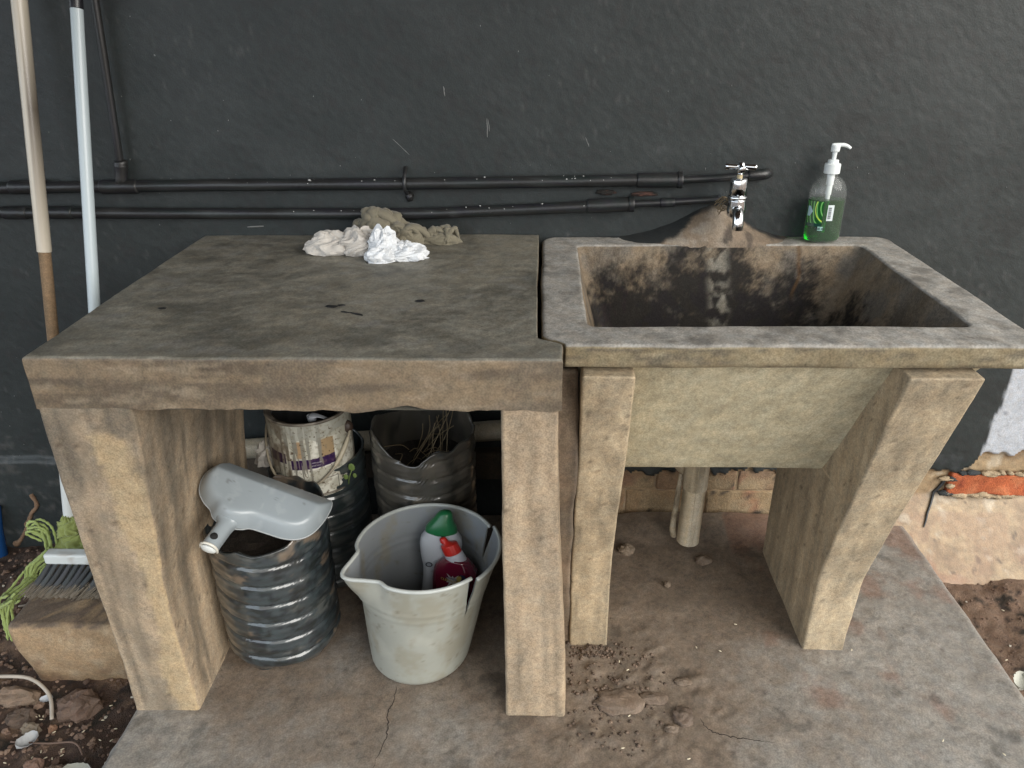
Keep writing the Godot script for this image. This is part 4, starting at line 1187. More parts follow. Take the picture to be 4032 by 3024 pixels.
# ---------------------------------------------------------------- paint tin and scoop
func build_tin() -> void:
	var c := Vector3(-0.523, 0.298, 0.252)
	var R := 0.093
	var H := 0.186
	var t := thing("paint_tin", "rusty white paint tin with drips and a wire handle, standing in a pot", "paint tin", c)
	var W := 512
	var Hh := 160
	var im := Image.create(W, Hh, false, Image.FORMAT_RGB8)
	for y in Hh:
		for x in W:
			var u := x / float(W)                       # 0..1 round the tin, 0.25 faces the front
			var v := y / float(Hh)                      # 0 at the top
			var w := Vector2(u * 11.6, v * 3.7)
			var n1 := nz.get_noise_2d(w.x, w.y)
			var n2 := nz.get_noise_2d(w.x * 3.0 + 40.0, w.y * 3.0)
			var col := Color(0.70, 0.69, 0.63).lerp(Color(0.83, 0.82, 0.77), smoothstep(-0.2, 0.3, n1))
			# printed picture, tan box and purple band towards the viewer
			var printed := u > 0.117 and u < 0.289
			if printed:
				if v > 0.21 + 0.5 * absf(u - 0.14) and v < 0.46 and u < 0.168: col = Color(0.62, 0.53, 0.40)
				if v > 0.22 and v < 0.45 and u > 0.235 and u < 0.262: col = Color(0.66, 0.55, 0.42)
				var band := 0.44 + 0.25 * (u - 0.117)
				if v > band and v < band + 0.13: col = Color(0.17, 0.06, 0.25)
				if v > band + 0.13 and v < band + 0.15: col = Color(0.84, 0.83, 0.79)
			if u > 0.31 and u < 0.40 and v > 0.40 and v < 0.54: col = Color(0.15, 0.06, 0.21)
			# grey drips, densest left of the picture
			var drip := nz.get_noise_2d(u * 46.0, v * 0.8 + 7.0)
			var reach := 0.75 + 0.6 * nz.get_noise_2d(u * 40.0, 90.0)
			if u > 0.165 and drip > 0.03 and v < reach: col = col.lerp(Color(0.50, 0.49, 0.45), 0.92 * smoothstep(0.03, 0.09, drip))
			if v < 0.2 + 0.1 * n1: col = col.lerp(Color(0.60, 0.60, 0.56), 0.7)
			col = col.lerp(Color(0.48, 0.44, 0.37), 0.45 * smoothstep(0.05, 0.5, n2))
			col = col.lerp(Color(0.25, 0.19, 0.13), 0.8 * smoothstep(0.42, 0.55, nz.get_noise_2d(w.x * 4.0, w.y * 4.0 + 30.0) + 0.2 * smoothstep(0.85, 1.0, v)))
			if u > 0.29: col = col.lerp(Color(0.34, 0.29, 0.23), 0.6 * smoothstep(-0.2, 0.3, n1))
			im.set_pixel(x, y, col)
	var pm := StandardMaterial3D.new()
	pm.resource_name = "printed tin"
	pm.albedo_texture = ImageTexture.create_from_image(im)
	pm.roughness = 0.45
	var b := MB.new()
	for k in 9:
		for j in 65:
			var th := TAU * j / 64.0
			b.v.append(c + Vector3(cos(th) * R, H * k / 8.0, sin(th) * R))
			b.uv.append(Vector2(j / 64.0, 1.0 - k / 8.0))
	b.grid(0, 9, 65)
	part(t, "body", mk(b), pm)
	var rust := func(p: Vector3, _n: Vector3) -> Color:
		return L(0.10, 0.085, 0.068).lerp(L(0.24, 0.21, 0.17), sm(-0.1, 0.3, f3(p, 30.0)))
	part(t, "rim", mk(lathe([[R, H - 0.004], [R + 0.0022, H - 0.001], [R + 0.0015, H + 0.003], [R - 0.002, H + 0.003], [R - 0.005, H - 0.001], [R - 0.010, H - 0.003], [R - 0.0125, H - 0.001], [R - 0.0135, H - 0.006]], c, 64, false, false), rust), M.metal)
	var inr := lathe([[R - 0.0135, H - 0.005], [R - 0.0135, H - 0.012], [R - 0.004, H - 0.016], [R - 0.002, 0.05], [R - 0.003, 0.006], [0.001, 0.004]], c, 64, false, true)
	part(t, "inside", mk(inr, func(p, _n): return L(0.028, 0.028, 0.03).lerp(L(0.09, 0.095, 0.105), 0.7 * sm(-0.1, 0.35, f3(p, 14.0)))), M.metal)
	part(t, "base", mk(lathe([[0.001, 0.002], [R - 0.001, 0.0], [R + 0.0015, 0.003], [R, 0.007]], c, 64), rust), M.metal)
	var brown := lin_mat(L(0.045, 0.028, 0.02), 0.5, "rusted wire")
	for s in [-1, 1]:
		var th := 0.2 if s == 1 else PI + 0.1
		var ec := c + Vector3(cos(th) * (R + 0.001), H * 0.77, sin(th) * (R + 0.001))
		part(t, "ear", mk(lump(ec, Vector3(0.012, 0.015, 0.012), 0.05, 1.0, 3)), brown)
	var e0 := c + Vector3(cos(0.2) * (R + 0.011), H * 0.77, sin(0.2) * (R + 0.011))
	var e1 := c + Vector3(cos(PI + 0.1) * (R + 0.006), H * 0.77, sin(PI + 0.1) * (R + 0.006))
	var hp := []
	for k in 21:
		var f := k / 20.0
		var th := lerpf(0.2, PI + 0.1, f)
		hp.append(c + Vector3(cos(th) * (R + 0.008), H * 0.77 - 0.118 * sin(PI * f), sin(th) * (R + 0.008)))
	part(t, "handle", mk(tube(hp, 0.003, 8), func(p, _n): return L(0.30, 0.26, 0.19) * (1.0 + 0.5 * f3(p, 50.0))), M.metal)
	part(t, "handle_sleeve", mk(tube([hp[1], hp[2], hp[3], hp[4]], [0.004, 0.0055, 0.0055, 0.0045], 10), func(p, _n): return L(0.42, 0.37, 0.27)), M.metal)
	var blk := lin_mat(L(0.03, 0.028, 0.026), 0.6, "print")
	var wht := lin_mat(L(0.55, 0.53, 0.55), 0.6, "white print")
	var yv := H * 0.41
	for ch in ["M", "o", "l", "n", "k"]:
		bent_text(ch, 0.0075, c, R + 0.0003, R + 0.0003, 0.60, yv, "lettering", t, blk)
		yv -= 0.0145
	bent_text("satin antic", 0.0050, c, R + 0.0003, R + 0.0003, 1.20, H * 0.485, "small_print", t, wht)
	bent_text("and iron.", 0.0050, c, R + 0.0003, R + 0.0003, 1.22, H * 0.445, "small_print", t, wht)
	for q in [[0.72, 1.02, 0.045, 0.0462], [0.72, 0.735, 0.004, 0.046]]:
		part(t, "printed_frame", mk(wrap_patch(c, R, R, q[1], q[0], q[2], q[3], 0.0006, 10)), blk)
	# white measuring scoop lying on the edge
	var s2 := thing("scoop", "small white plastic scoop lying inside the paint tin rim", "scoop", c + Vector3(0.04, H, 0.03))
	var wm := lin_mat(L(0.52, 0.55, 0.60), 0.35, "white plastic")
	var sc := c + Vector3(0.022, H - 0.014, 0.045)
	part(s2, "bowl", mk(lathe([[0.001, 0.0], [0.0085, 0.0], [0.0095, 0.002], [0.0105, 0.012], [0.0110, 0.0125], [0.0095, 0.012], [0.0085, 0.0025], [0.001, 0.002]], sc, 24), null, func(p): return p), wm)
	part(s2, "scoop_handle", mk(tube(arc_pts([sc + Vector3(-0.003, 0.0125, -0.002), sc + Vector3(0.008, 0.0135, 0.0), sc + Vector3(0.024, 0.0115, 0.004), sc + Vector3(0.044, 0.004, 0.008)], 4), [0.010, 0.011, 0.0112, 0.0105, 0.0095, 0.0085, 0.0075, 0.0065, 0.006, 0.0055, 0.005, 0.0045, 0.004], 12), null, func(p): return Vector3(p.x, sc.y + 0.0125 + (p.y - sc.y - 0.0125) * 0.22 - 0.004 * sm(0.02, 0.045, p.x - sc.x), p.z)), wm)

# ---------------------------------------------------------------- dustpan
func build_dustpan() -> void:
	var O := Vector3(-0.531, 0.410, 0.452)
	var U := Vector3(0.197, -0.080, 0.010).normalized()
	var V := Vector3(-0.03, -0.045, 0.11)
	V = (V - U * U.dot(V)).normalized()
	var Nn := V.cross(U).normalized()
	var t := thing("dustpan", "blue-grey plastic dustpan lying upside down on the front pot", "dustpan", O)
	var out := []
	for q in [[-0.110, 0.0], [-0.127, 0.012], [-0.139, 0.032], [-0.142, 0.055], [-0.134, 0.080], [-0.116, 0.098], [-0.098, 0.108], [-0.084, 0.122], [-0.055, 0.130], [-0.028, 0.124], [-0.012, 0.116], [0.02, 0.114], [0.055, 0.112], [0.082, 0.102], [0.101, 0.082], [0.112, 0.05], [0.115, 0.02], [0.112, 0.004], [0.106, 0.0]]: out.append(Vector3(q[0], q[1], 0))
	var cur := arc_pts(out, 5)
	for k in 30: cur.append(Vector3(lerpf(0.106, -0.110, (k + 1) / 31.0), 0, 0))
	var n := cur.size()
	var b := MB.new()
	var rows := 26
	var ctr := Vector3(-0.015, 0.055, 0)
	for side in 2:
		for k in rows + 1:
			var f := float(k) / rows
			f = 1.0 - pow(1.0 - f, 1.4)
			for j in n:
				var e: Vector3 = cur[j]
				var p := ctr.lerp(e, f)
				var s := 1.0
				for i2 in range(0, 91):
					var dd := Geometry3D.get_closest_point_to_segment(p, cur[i2], cur[i2 + 1]).distance_to(p) if i2 < 90 else 1.0
					s = minf(s, dd)
				var g := clampf(s / 0.026, 0.0, 1.0)
				var gl := clampf((p.y + 0.001) / 0.036, 0.0, 1.0)
				var h := 0.034 * minf(1.0 - pow(1.0 - g, 2.4), gl * (1.0 - 0.12 * gl * gl) / 0.88) - (0.0022 if side == 1 else 0.0)
				h += 0.0045 * sm(0.06, 0.0, absf(p.x + 0.055)) * sm(0.06, 0.12, p.y)
				if s < 0.004 and side == 0: h += 0.0
				b.v.append(O + U * p.x + V * p.y + Nn * h)
		if side == 0: b.grid(0, rows + 1, n, true)
	var st := (rows + 1) * n
	for a in rows:
		for j in n:
			var j2 := (j + 1) % n
			b.i.append_array([st + a * n + j, st + (a + 1) * n + j, st + a * n + j2, st + (a + 1) * n + j, st + (a + 1) * n + j2, st + a * n + j2])
	for j in n:
		var j2 := (j + 1) % n
		b.i.append_array([rows * n + j, rows * n + j2, st + rows * n + j, st + rows * n + j, rows * n + j2, st + rows * n + j2])
	var pcol := func(p: Vector3, _n: Vector3) -> Color:
		var c := L(0.27, 0.305, 0.325) * (1.0 + 0.06 * f3(p, 9.0))
		c = c.lerp(L(0.10, 0.10, 0.10), 0.5 * sm(0.50, 0.58, f3(p + Vector3(4, 4, 4), 40.0)))
		return c.lerp(L(0.34, 0.375, 0.395), 0.5 * sm(0.25, 0.45, f3(p * Vector3(3, 1, 1) + Vector3(4, 1, 4), 14.0)))
	part(t, "pan", mk(b, pcol), M.plastic)
	# rolled light edge of the wall
	var edge := []
	for k in range(0, 91): edge.append(O + U * cur[k].x + V * cur[k].y + Nn * -0.001)
	part(t, "edge", mk(tube(edge, 0.0016, 6), func(_p, _n): return L(0.33, 0.35, 0.36)), M.plastic)
	# half-round handle, hollow below
	var h0 := Vector2(-0.055, 0.112)
	var h1 := Vector2(-0.062, 0.186)
	var hb := MB.new()
	for sd in 2:
		for k in 25:
			var f := k / 24.0
			var q := h0.lerp(h1, f)
			var w := lerpf(0.021, 0.0165, sm(0.0, 0.4, f)) + 0.010 * sm(0.25, 0.0, f)
			for j in 13:
				var an := PI * j / 12.0
				var ww := w - (0.002 if sd == 1 else 0.0)
				var hh := (0.026 if f > 0.15 else lerpf(0.030, 0.026, f / 0.15)) - (0.002 if sd == 1 else 0.0)
				hb.v.append(O + U * (q.x + cos(an) * ww) + V * q.y + Nn * (-0.004 + pow(sin(an), 0.7) * hh + 0.012 * f))
		var base := sd * 25 * 13
		for a in 24:
			for j in 12:
				var p := base + a * 13 + j
				if sd == 0: hb.i.append_array([p, p + 13, p + 1, p + 1, p + 13, p + 14])
				else: hb.i.append_array([p, p + 1, p + 13, p + 1, p + 14, p + 13])
	part(t, "handle", mk(hb, pcol), M.plastic)
	var e0 := O + U * h1.x + V * h1.y + Nn * 0.008
	var lip := []
	for j in 13:
		var an := PI * j / 12.0
		lip.append(e0 + U * (cos(an) * 0.0168) + Nn * (pow(sin(an), 0.7) * 0.0255))
	part(t, "handle_edge", mk(tube(lip, 0.0026, 8), func(_p, _n): return L(0.62, 0.60, 0.53)), M.plastic)
	part(t, "end_plug", mk(xf(lump(Vector3.ZERO, Vector3(0.0155, 0.006, 0.0125), 0.05, 1.0, 2.0), Transform3D(Basis(U, V, Nn), e0 + Nn * 0.004 + V * 0.001)), func(_p, _n): return L(0.60, 0.62, 0.60)), M.plastic)
	var ho := O + U * (-0.0608) + V * 0.168 + Nn * 0.0318
	part(t, "hanging_hole", mk(xf(lathe([[0.0005, 0.0005], [0.007, 0.0005], [0.007, -0.004]], Vector3.ZERO, 18, true, false), Transform3D(Basis(U, Nn, V), ho))), lin_mat(L(0.008, 0.008, 0.008), 0.9, "dark hole"))

# ---------------------------------------------------------------- bucket and bottles
func bucket_r(th: float, f: float) -> float:
	var r := lerpf(0.106, 0.1415, pow(f, 0.93))
	if f < 0.06: r -= 0.008 * pow(1.0 - f / 0.06, 2.0)
	var band := (f - 0.70) / 0.018
	r += 0.0012 * (exp(-band * band) + exp(-pow(band - 3.2, 2.0)))
	var d := wrapf(th - deg_to_rad(146.0), -PI, PI)
	var sp := exp(-pow(d / 0.20, 2.0))
	r += 0.036 * sp * pow(sm(0.60, 1.0, f), 1.3)
	r -= 0.006 * (exp(-pow((absf(d) - 0.42) / 0.10, 2.0))) * sm(0.75, 1.0, f)
	return r

func bucket_p(th: float, f: float, off: float) -> Vector3:
	var H := 0.300
	var r := bucket_r(th, f) + off
	var cx := lerpf(-0.262, -0.230, f)
	var cz := lerpf(0.497, 0.512, f)
	var p := Vector3(cx + cos(th) * r, H * f, cz + sin(th) * r)
	var dm := wrapf(th - deg_to_rad(8.0), -PI, PI)
	if absf(dm) < deg_to_rad(35.0):                     # the broken flap has sprung outwards
		p += Vector3(cos(th), -0.25, sin(th)) * 0.009 * pow(sm(0.55, 1.0, f), 1.5)
	return p

func build_bucket() -> void:
	var t := thing("bucket", "cracked grey-white plastic bucket with a pouring lip", "bucket", Vector3(-0.262, 0, 0.497))
	var cracks := [deg_to_rad(43.0), deg_to_rad(-27.0)]
	var deep := [0.62, 0.70]
	var ths := []
	for k in 120: ths.append([TAU * k / 120.0 + deg_to_rad(-27.0), -1])
	ths.sort_custom(func(a, b2): return a[0] < b2[0])
	# two columns at every crack, which part towards the rim
	var cols := []
	for q in ths:
		var keep := true
		for c in cracks: if absf(wrapf(q[0] - c, -PI, PI)) < 0.03: keep = false
		if keep: cols.append([wrapf(q[0], 0.0, TAU), -1, 0])
	for ci in 2:
		cols.append([wrapf(cracks[ci], 0.0, TAU) - 0.00001, ci, -1])
		cols.append([wrapf(cracks[ci], 0.0, TAU) + 0.00001, ci, 1])
	cols.sort_custom(func(a, b2): return a[0] < b2[0])
	var n := cols.size()
	var rows := 70
	var b := MB.new()
	var skip := {}
	for side in 2:
		for k in rows + 1:
			var f := k / float(rows)
			for j in n:
				var th: float = cols[j][0]
				if cols[j][1] >= 0:
					var ci: int = cols[j][1]
					var open: float = maxf(0.0, f - deep[ci]) / (1.0 - deep[ci])
					th += cols[j][2] * (0.042 * open + 0.010 * open * s3(Vector3(f * 9.0, ci, cols[j][2]), 1.0)) + 0.06 * open * (0.5 if ci == 0 else -0.1)
				b.v.append(bucket_p(th, f, -0.0028 * side))
				if k < rows and cols[j][1] >= 0 and cols[j][2] == -1 and f >= deep[cols[j][1]]: skip[k * n + j] = true
	b.grid(0, rows + 1, n, true, skip)
	var st := (rows + 1) * n
	for a in rows:
		for j in n:
			if skip.has(a * n + j): continue
			var j2 := (j + 1) % n
			b.i.append_array([st + a * n + j, st + (a + 1) * n + j, st + a * n + j2, st + (a + 1) * n + j, st + (a + 1) * n + j2, st + a * n + j2])
	for j in n:
		var j2 := (j + 1) % n
		if skip.has((rows - 1) * n + j): continue
		b.i.append_array([rows * n + j, rows * n + j2, st + rows * n + j, st + rows * n + j, rows * n + j2, st + rows * n + j2])
	b.v.append(Vector3(-0.262, 0.004, 0.497))
	b.fan(b.v.size() - 1, 0, n, false)
	b.v.append(Vector3(-0.262, 0.007, 0.497))
	b.fan(b.v.size() - 1, st, n, true)
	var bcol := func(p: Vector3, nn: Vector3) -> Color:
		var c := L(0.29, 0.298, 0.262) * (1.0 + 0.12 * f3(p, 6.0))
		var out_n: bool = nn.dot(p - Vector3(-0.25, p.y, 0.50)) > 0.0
		if not out_n: c = L(0.215, 0.232, 0.245) * (1.0 + 0.12 * f3(p, 8.0))  # inside tinted darker and bluer, shade painted into the same plastic
		if out_n: c = c.lerp(L(0.36, 0.36, 0.315), 0.5 * sm(0.0, 0.4, f3(p + Vector3(3, 8, 1), 9.0)))
		c = c.lerp(L(0.22, 0.20, 0.145), 0.55 * sm(0.0, 0.45, f3(p * Vector3(1, 0.45, 1) + Vector3(8, 2, 1), 13.0) + 0.25 * f3(p, 60.0)))
		return c.lerp(L(0.14, 0.12, 0.085), 0.55 * sm(0.40, 0.56, f3(p + Vector3(2, 2, 9), 40.0)))
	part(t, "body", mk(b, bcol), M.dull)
	# rolled rim, broken at the cracks
	var runs := [[deg_to_rad(44.8), deg_to_rad(332.6)], [deg_to_rad(-26.0), deg_to_rad(42.0)]]
	for q in runs:
		var pts := []
		var m := int((q[1] - q[0]) / 0.045)
		for k in m + 1:
			var th: float = lerpf(q[0], q[1], float(k) / m)
			pts.append(bucket_p(th, 1.0, 0.0005) + Vector3(0, 0.001, 0))
		part(t, "rim", mk(tube(pts, 0.0042, 10), func(p, _n): return L(0.40, 0.42, 0.40) * (1.0 + 0.12 * f3(p, 20.0))), M.plastic)

	# white bottle with a green cap
	var wb := thing("cleaner_bottle", "white cleaner bottle with a green cap standing in the bucket", "bottle", Vector3(-0.225, 0.008, 0.455))
	var up := Vector3(0.02, 0.30, -0.035).normalized()
	var xr := Vector3.RIGHT
	xr = (xr - up * up.dot(xr)).normalized()
	var zr := xr.cross(up)
	var B := Transform3D(Basis(xr, up, zr).scaled_local(Vector3(1.28, 1.0, 1.2)), Vector3(-0.228, 0.010, 0.450))
	var white := lin_mat(L(0.40, 0.425, 0.46), 0.4, "white plastic")
	var rg := []
	for p in [[0.0, 0.028, 0.017], [0.006, 0.031, 0.019], [0.10, 0.031, 0.019], [0.15, 0.0285, 0.018], [0.175, 0.029, 0.019], [0.205, 0.034, 0.021], [0.230, 0.036, 0.021], [0.246, 0.0345, 0.020], [0.262, 0.026, 0.0175], [0.268, 0.0235, 0.0165]]: rg.append(oval(Vector3(0, p[0], 0), p[1], p[2], 36, 2.5))
	part(wb, "body", mk(xf(loft(rg, true, true), B)), white)
	var green := lin_mat(L(0.010, 0.115, 0.040), 0.3, "green plastic")
	rg = []
	for p in [[0.258, 0.0265, 0.018, 0], [0.262, 0.0275, 0.0185, 0], [0.272, 0.026, 0.018, 0], [0.284, 0.020, 0.016, 0.001], [0.294, 0.0155, 0.0135, 0.003], [0.304, 0.0125, 0.011, 0.005], [0.309, 0.0085, 0.0075, 0.006], [0.311, 0.003, 0.003, 0.006]]: rg.append(oval(Vector3(p[3], p[0], 0), p[1], p[2], 30, 2.2))
	part(wb, "cap", mk(xf(loft(rg, true, true), B)), green)
	var ink := lin_mat(L(0.02, 0.025, 0.035), 0.6, "print")
	var badge := part(wb, "round_badge", mk(xf(wrap_disc(Vector3(-0.017, 0.190, 0.0207), 0.0062), B)), ink)
	part(badge, "badge_mark", mk(xf(wrap_disc(Vector3(-0.017, 0.190, 0.0211), 0.0040), B)), lin_mat(L(0.20, 0.22, 0.25), 0.6, "grey print"))
	flat_text("Cleanr", 0.0078, Vector3(0.006, 0.187, 0.0212), B, wb, ink)
	for q in [[-0.008, 0.022, 0.2010], [-0.010, 0.024, 0.1975], [-0.004, 0.020, 0.1800], [-0.012, 0.022, 0.1765], [-0.014, 0.020, 0.1730]]:
		var ln := quad_mb(q[0], q[1], q[2], q[2] + 0.0008)
		for k in ln.v.size(): ln.v[k].z = 0.0212
		part(wb, "print_line", mk(xf(ln, B)), lin_mat(L(0.16, 0.17, 0.20), 0.6, "grey print"))

	# crimson bottle with a red cap
	var rb := thing("cleaner_bottle", "crimson cleaner bottle with a red screw cap leaning in the bucket", "bottle", Vector3(-0.182, 0.008, 0.475))
	up = Vector3(0.034, 0.25, -0.038).normalized()
	xr = Vector3(1, 0, 0.22)
	xr = (xr - up * up.dot(xr)).normalized()
	zr = xr.cross(up)
	B = Transform3D(Basis(xr, up, zr).scaled_local(Vector3(1.26, 1.06, 1.12)), Vector3(-0.203, 0.012, 0.496))
	var crim := lin_mat(L(0.115, 0.004, 0.022), 0.12, "crimson liquid in clear plastic")
	crim.clearcoat_enabled = true
	crim.clearcoat_roughness = 0.03
	rg = []
	for p in [[0.0, 0.034, 0.019], [0.005, 0.037, 0.021], [0.09, 0.037, 0.021], [0.115, 0.0355, 0.0205], [0.135, 0.0375, 0.0215], [0.155, 0.0395, 0.022], [0.175, 0.0395, 0.022], [0.190, 0.0365, 0.0212], [0.201, 0.029, 0.0192], [0.207, 0.0225, 0.0178], [0.211, 0.0185, 0.0170]]: rg.append(oval(Vector3(0, p[0], 0), p[1], p[2], 40, 2.3))
	part(rb, "body", mk(xf(loft(rg, true, true), B)), crim)
	var tilt := B * Transform3D(Basis(Vector3(0, 0, 1), 0.50), Vector3(0, 0.203, 0))
	part(rb, "neck", mk(xf(lathe([[0.0185, -0.010], [0.0178, 0.002], [0.0168, 0.014], [0.0158, 0.018]], Vector3.ZERO, 30), tilt)), lin_mat(L(0.52, 0.52, 0.58), 0.35, "white plastic"))
	var redm := lin_mat(L(0.50, 0.022, 0.016), 0.38, "red plastic")
	var cb := lathe([[0.0150, 0.012], [0.0158, 0.0135], [0.0152, 0.036], [0.0140, 0.038], [0.0075, 0.039], [0.0070, 0.044], [0.0060, 0.050], [0.0045, 0.0525], [0.001, 0.053]], Vector3.ZERO, 72)
	for k in cb.v.size():
		var q := cb.v[k]
		if q.y > 0.0132 and q.y < 0.037:
			var an := atan2(q.z, q.x)
			var g := 1.0 - 0.035 * maxf(0.0, sin(an * 24.0))
			cb.v[k] = Vector3(q.x * g, q.y, q.z * g)
	for k in cb.v.size():
		var q := cb.v[k]
		if q.y > 0.0385: cb.v[k] = q + Vector3(-0.006 * sm(0.0385, 0.042, q.y), 0, 0)
	part(rb, "cap", mk(xf(cb, tilt)), redm)
	# printed star and lettering on the front of the bottle
	var sv := lin_mat(L(0.42, 0.40, 0.42), 0.5, "silver print")
	var gold := lin_mat(L(0.38, 0.29, 0.07), 0.5, "gold print")
	var navy := lin_mat(L(0.012, 0.014, 0.045), 0.5, "navy print")
	var star := MB.new()
	star.v.append(Vector3(0, 0, 0))
	for k in 24:
		var an := TAU * k / 24.0 + 0.1
		var rr := (0.0205 if k % 4 == 0 else 0.0135) if k % 2 == 0 else 0.0088
		star.v.append(Vector3(cos(an) * rr * 1.05, sin(an) * rr * 0.8, 0))
	star.fan(0, 1, 24, false)
	var face := func(b2: MB, x: float, y: float, z: float) -> MB:
		for k in b2.v.size():
			var q := b2.v[k] + Vector3(x, y, 0)
			b2.v[k] = Vector3(q.x, q.y, z + 0.0222 * sqrt(maxf(0.0, 1.0 - pow(q.x / 0.0405, 2.0))) - 0.03 * maxf(0.0, 0.128 - q.y) * 0.0)
		return xf(b2, B)
	part(rb, "star_print", mk(face.call(star, 0.002, 0.171, 0.0003)), sv)
	var swoosh := tube(arc_pts([Vector3(0.010, -0.004, 0), Vector3(0.0155, 0.004, 0), Vector3(0.0135, 0.011, 0), Vector3(0.009, 0.0125, 0)], 4), [0.0018, 0.0022, 0.0026, 0.003, 0.0034, 0.0036, 0.0036, 0.0034, 0.003, 0.0026, 0.002, 0.0016, 0.001], 8)
	for k in swoosh.v.size(): swoosh.v[k].z = 0.0
	part(rb, "emblem_print", mk(face.call(swoosh, 0.004, 0.174, 0.0012)), navy)
	var dr := lump(Vector3(0.0085, 0.004, 0), Vector3(0.0045, 0.0065, 0.0), 0.2, 1.0, 4.0, 8)
	part(rb, "emblem_drop", mk(face.call(dr, 0.004, 0.174, 0.0010)), gold)
	for q in [["POWER", 0.0062, -0.001, 0.1755, navy], ["CLEANING", 0.0068, -0.003, 0.1695, gold], ["GEL", 0.0062, 0.004, 0.1635, gold]]:
		var tm := TextMesh.new()
		tm.text = q[0]
		tm.font_size = 32
		tm.pixel_size = q[1] / 32.0
		tm.depth = 0.0
		var f := SystemFont.new()
		f.font_names = PackedStringArray(["Droid Sans"])
		f.font_weight = 700
		tm.font = f
		var a := tm.surface_get_arrays(0)
		var tb := MB.new()
		tb.v = a[Mesh.ARRAY_VERTEX]
		tb.i = a[Mesh.ARRAY_INDEX] if a[Mesh.ARRAY_INDEX] != null else PackedInt32Array(range(tb.v.size()))
		part(rb, "lettering", mk(face.call(tb, q[2], q[3], 0.0009)), q[4])
	part(rb, "lower_label", mk(face.call(quad_mb(-0.022, 0.022, 0.095, 0.142), 0.0, 0.0, 0.0002)), navy)

func quad_mb(x0: float, x1: float, y0: float, y1: float) -> MB:
	var b := MB.new()
	for k in 9:
		b.v.append(Vector3(lerpf(x0, x1, k / 8.0), y0, 0))
		b.v.append(Vector3(lerpf(x0, x1, k / 8.0), y1, 0))
	b.grid(0, 9, 2)
	return b

func wrap_disc(c: Vector3, r: float) -> MB:
	var b := MB.new()
	b.v.append(c)
	for k in 20: b.v.append(c + Vector3(cos(TAU * k / 20.0) * r, sin(TAU * k / 20.0) * r, 0))
	b.fan(0, 1, 20, false)
	return b

func flat_text(txt: String, size: float, at: Vector3, B: Transform3D, parent: Node3D, mat: Material) -> void:
	var tm := TextMesh.new()
	tm.text = txt
	tm.font_size = 32
	tm.pixel_size = size / 32.0
	tm.depth = 0.0
	var f := SystemFont.new()
	f.font_names = PackedStringArray(["Droid Sans"])
	tm.font = f
	var a := tm.surface_get_arrays(0)
	var b := MB.new()
	for v in a[Mesh.ARRAY_VERTEX]: b.v.append(B * (v + at))
	b.i = a[Mesh.ARRAY_INDEX] if a[Mesh.ARRAY_INDEX] != null else PackedInt32Array(range(b.v.size()))
	part(parent, "lettering", mk(b), mat)

# ---------------------------------------------------------------- cloths
func crumple(c: Vector3, r: Vector3, amp: float, _freq: float, sd: float, n := 12) -> MB:
	# a ball of thin sheet: coarse random facets, each cut again into smaller ones
	var q := RandomNumberGenerator.new()
	q.seed = int(sd * 131.0)
	var m := n * 2
	var rad := PackedFloat32Array()
	for k in (n + 1) * m: rad.append(1.0 + amp * (q.randf() - 0.62) * (1.0 if k % 2 == 0 else 0.35))
	for j in m:
		rad[j] = 0.9
		rad[n * m + j] = 0.95
	var b := MB.new()
	var sub := 3
	var N := n * sub
	var Q := m * sub
	for k in N + 1:
		var kk := float(k) / sub
		for j in Q:
			var jj := float(j) / sub
			var k0 := mini(int(kk), n - 1)
			var j0 := int(jj) % m
			var fk := kk - k0
			var fj := jj - int(jj)
			var j1 := (j0 + 1) % m
			var rr := 0.0
			if fk + fj <= 1.0: rr = rad[k0 * m + j0] + fk * (rad[(k0 + 1) * m + j0] - rad[k0 * m + j0]) + fj * (rad[k0 * m + j1] - rad[k0 * m + j0])
			else: rr = rad[(k0 + 1) * m + j1] + (1 - fk) * (rad[k0 * m + j1] - rad[(k0 + 1) * m + j1]) + (1 - fj) * (rad[(k0 + 1) * m + j0] - rad[(k0 + 1) * m + j1])
			var ph := PI * kk / n
			var th := TAU * jj / m + 0.25 * sin(kk * 2.0 + sd)
			var d := Vector3(sin(ph) * cos(th), -cos(ph), sin(ph) * sin(th))
			var p := d * (rr + 0.12 * s3(d * 2.2 + Vector3(sd, 0, 0), 1.0) + 0.05 * s3(d * 6.0 + Vector3(0, sd, 0), 1.0))
			p.y = maxf(p.y, -0.32)
			b.v.append(c + Vector3(p.x * r.x, (p.y + 0.32) * r.y, p.z * r.z))
	b.grid(0, N + 1, Q, true)
	return b

# a strip of cloth with folds along its length
func folded(path: Array, width: float, waves: float, amp: float, s: float, up := Vector3.UP) -> MB:
	var b := MB.new()
	var pts := arc_pts(path, 10)
	var m := 26
	for k in pts.size():
		var d: Vector3 = (pts[mini(k + 1, pts.size() - 1)] - pts[maxi(k - 1, 0)]).normalized()
		var side := d.cross(up).normalized()
		var uu := side.cross(d)
		for j in m + 1:
			var f := j / float(m) - 0.5
			var w := width * (1.0 + 0.3 * s3(Vector3(k * 0.12, s, 0), 1.0))
			var hgt := amp * sin(f * waves * TAU + 2.0 * s3(Vector3(k * 0.09, s, 3), 1.0)) * (1.0 - absf(f)) + amp * 0.8 * s3(Vector3(k * 0.2, j * 0.25, s), 1.0)
			b.v.append(pts[k] + side * f * w + uu * hgt)
	b.grid(0, pts.size(), m + 1)
	return b

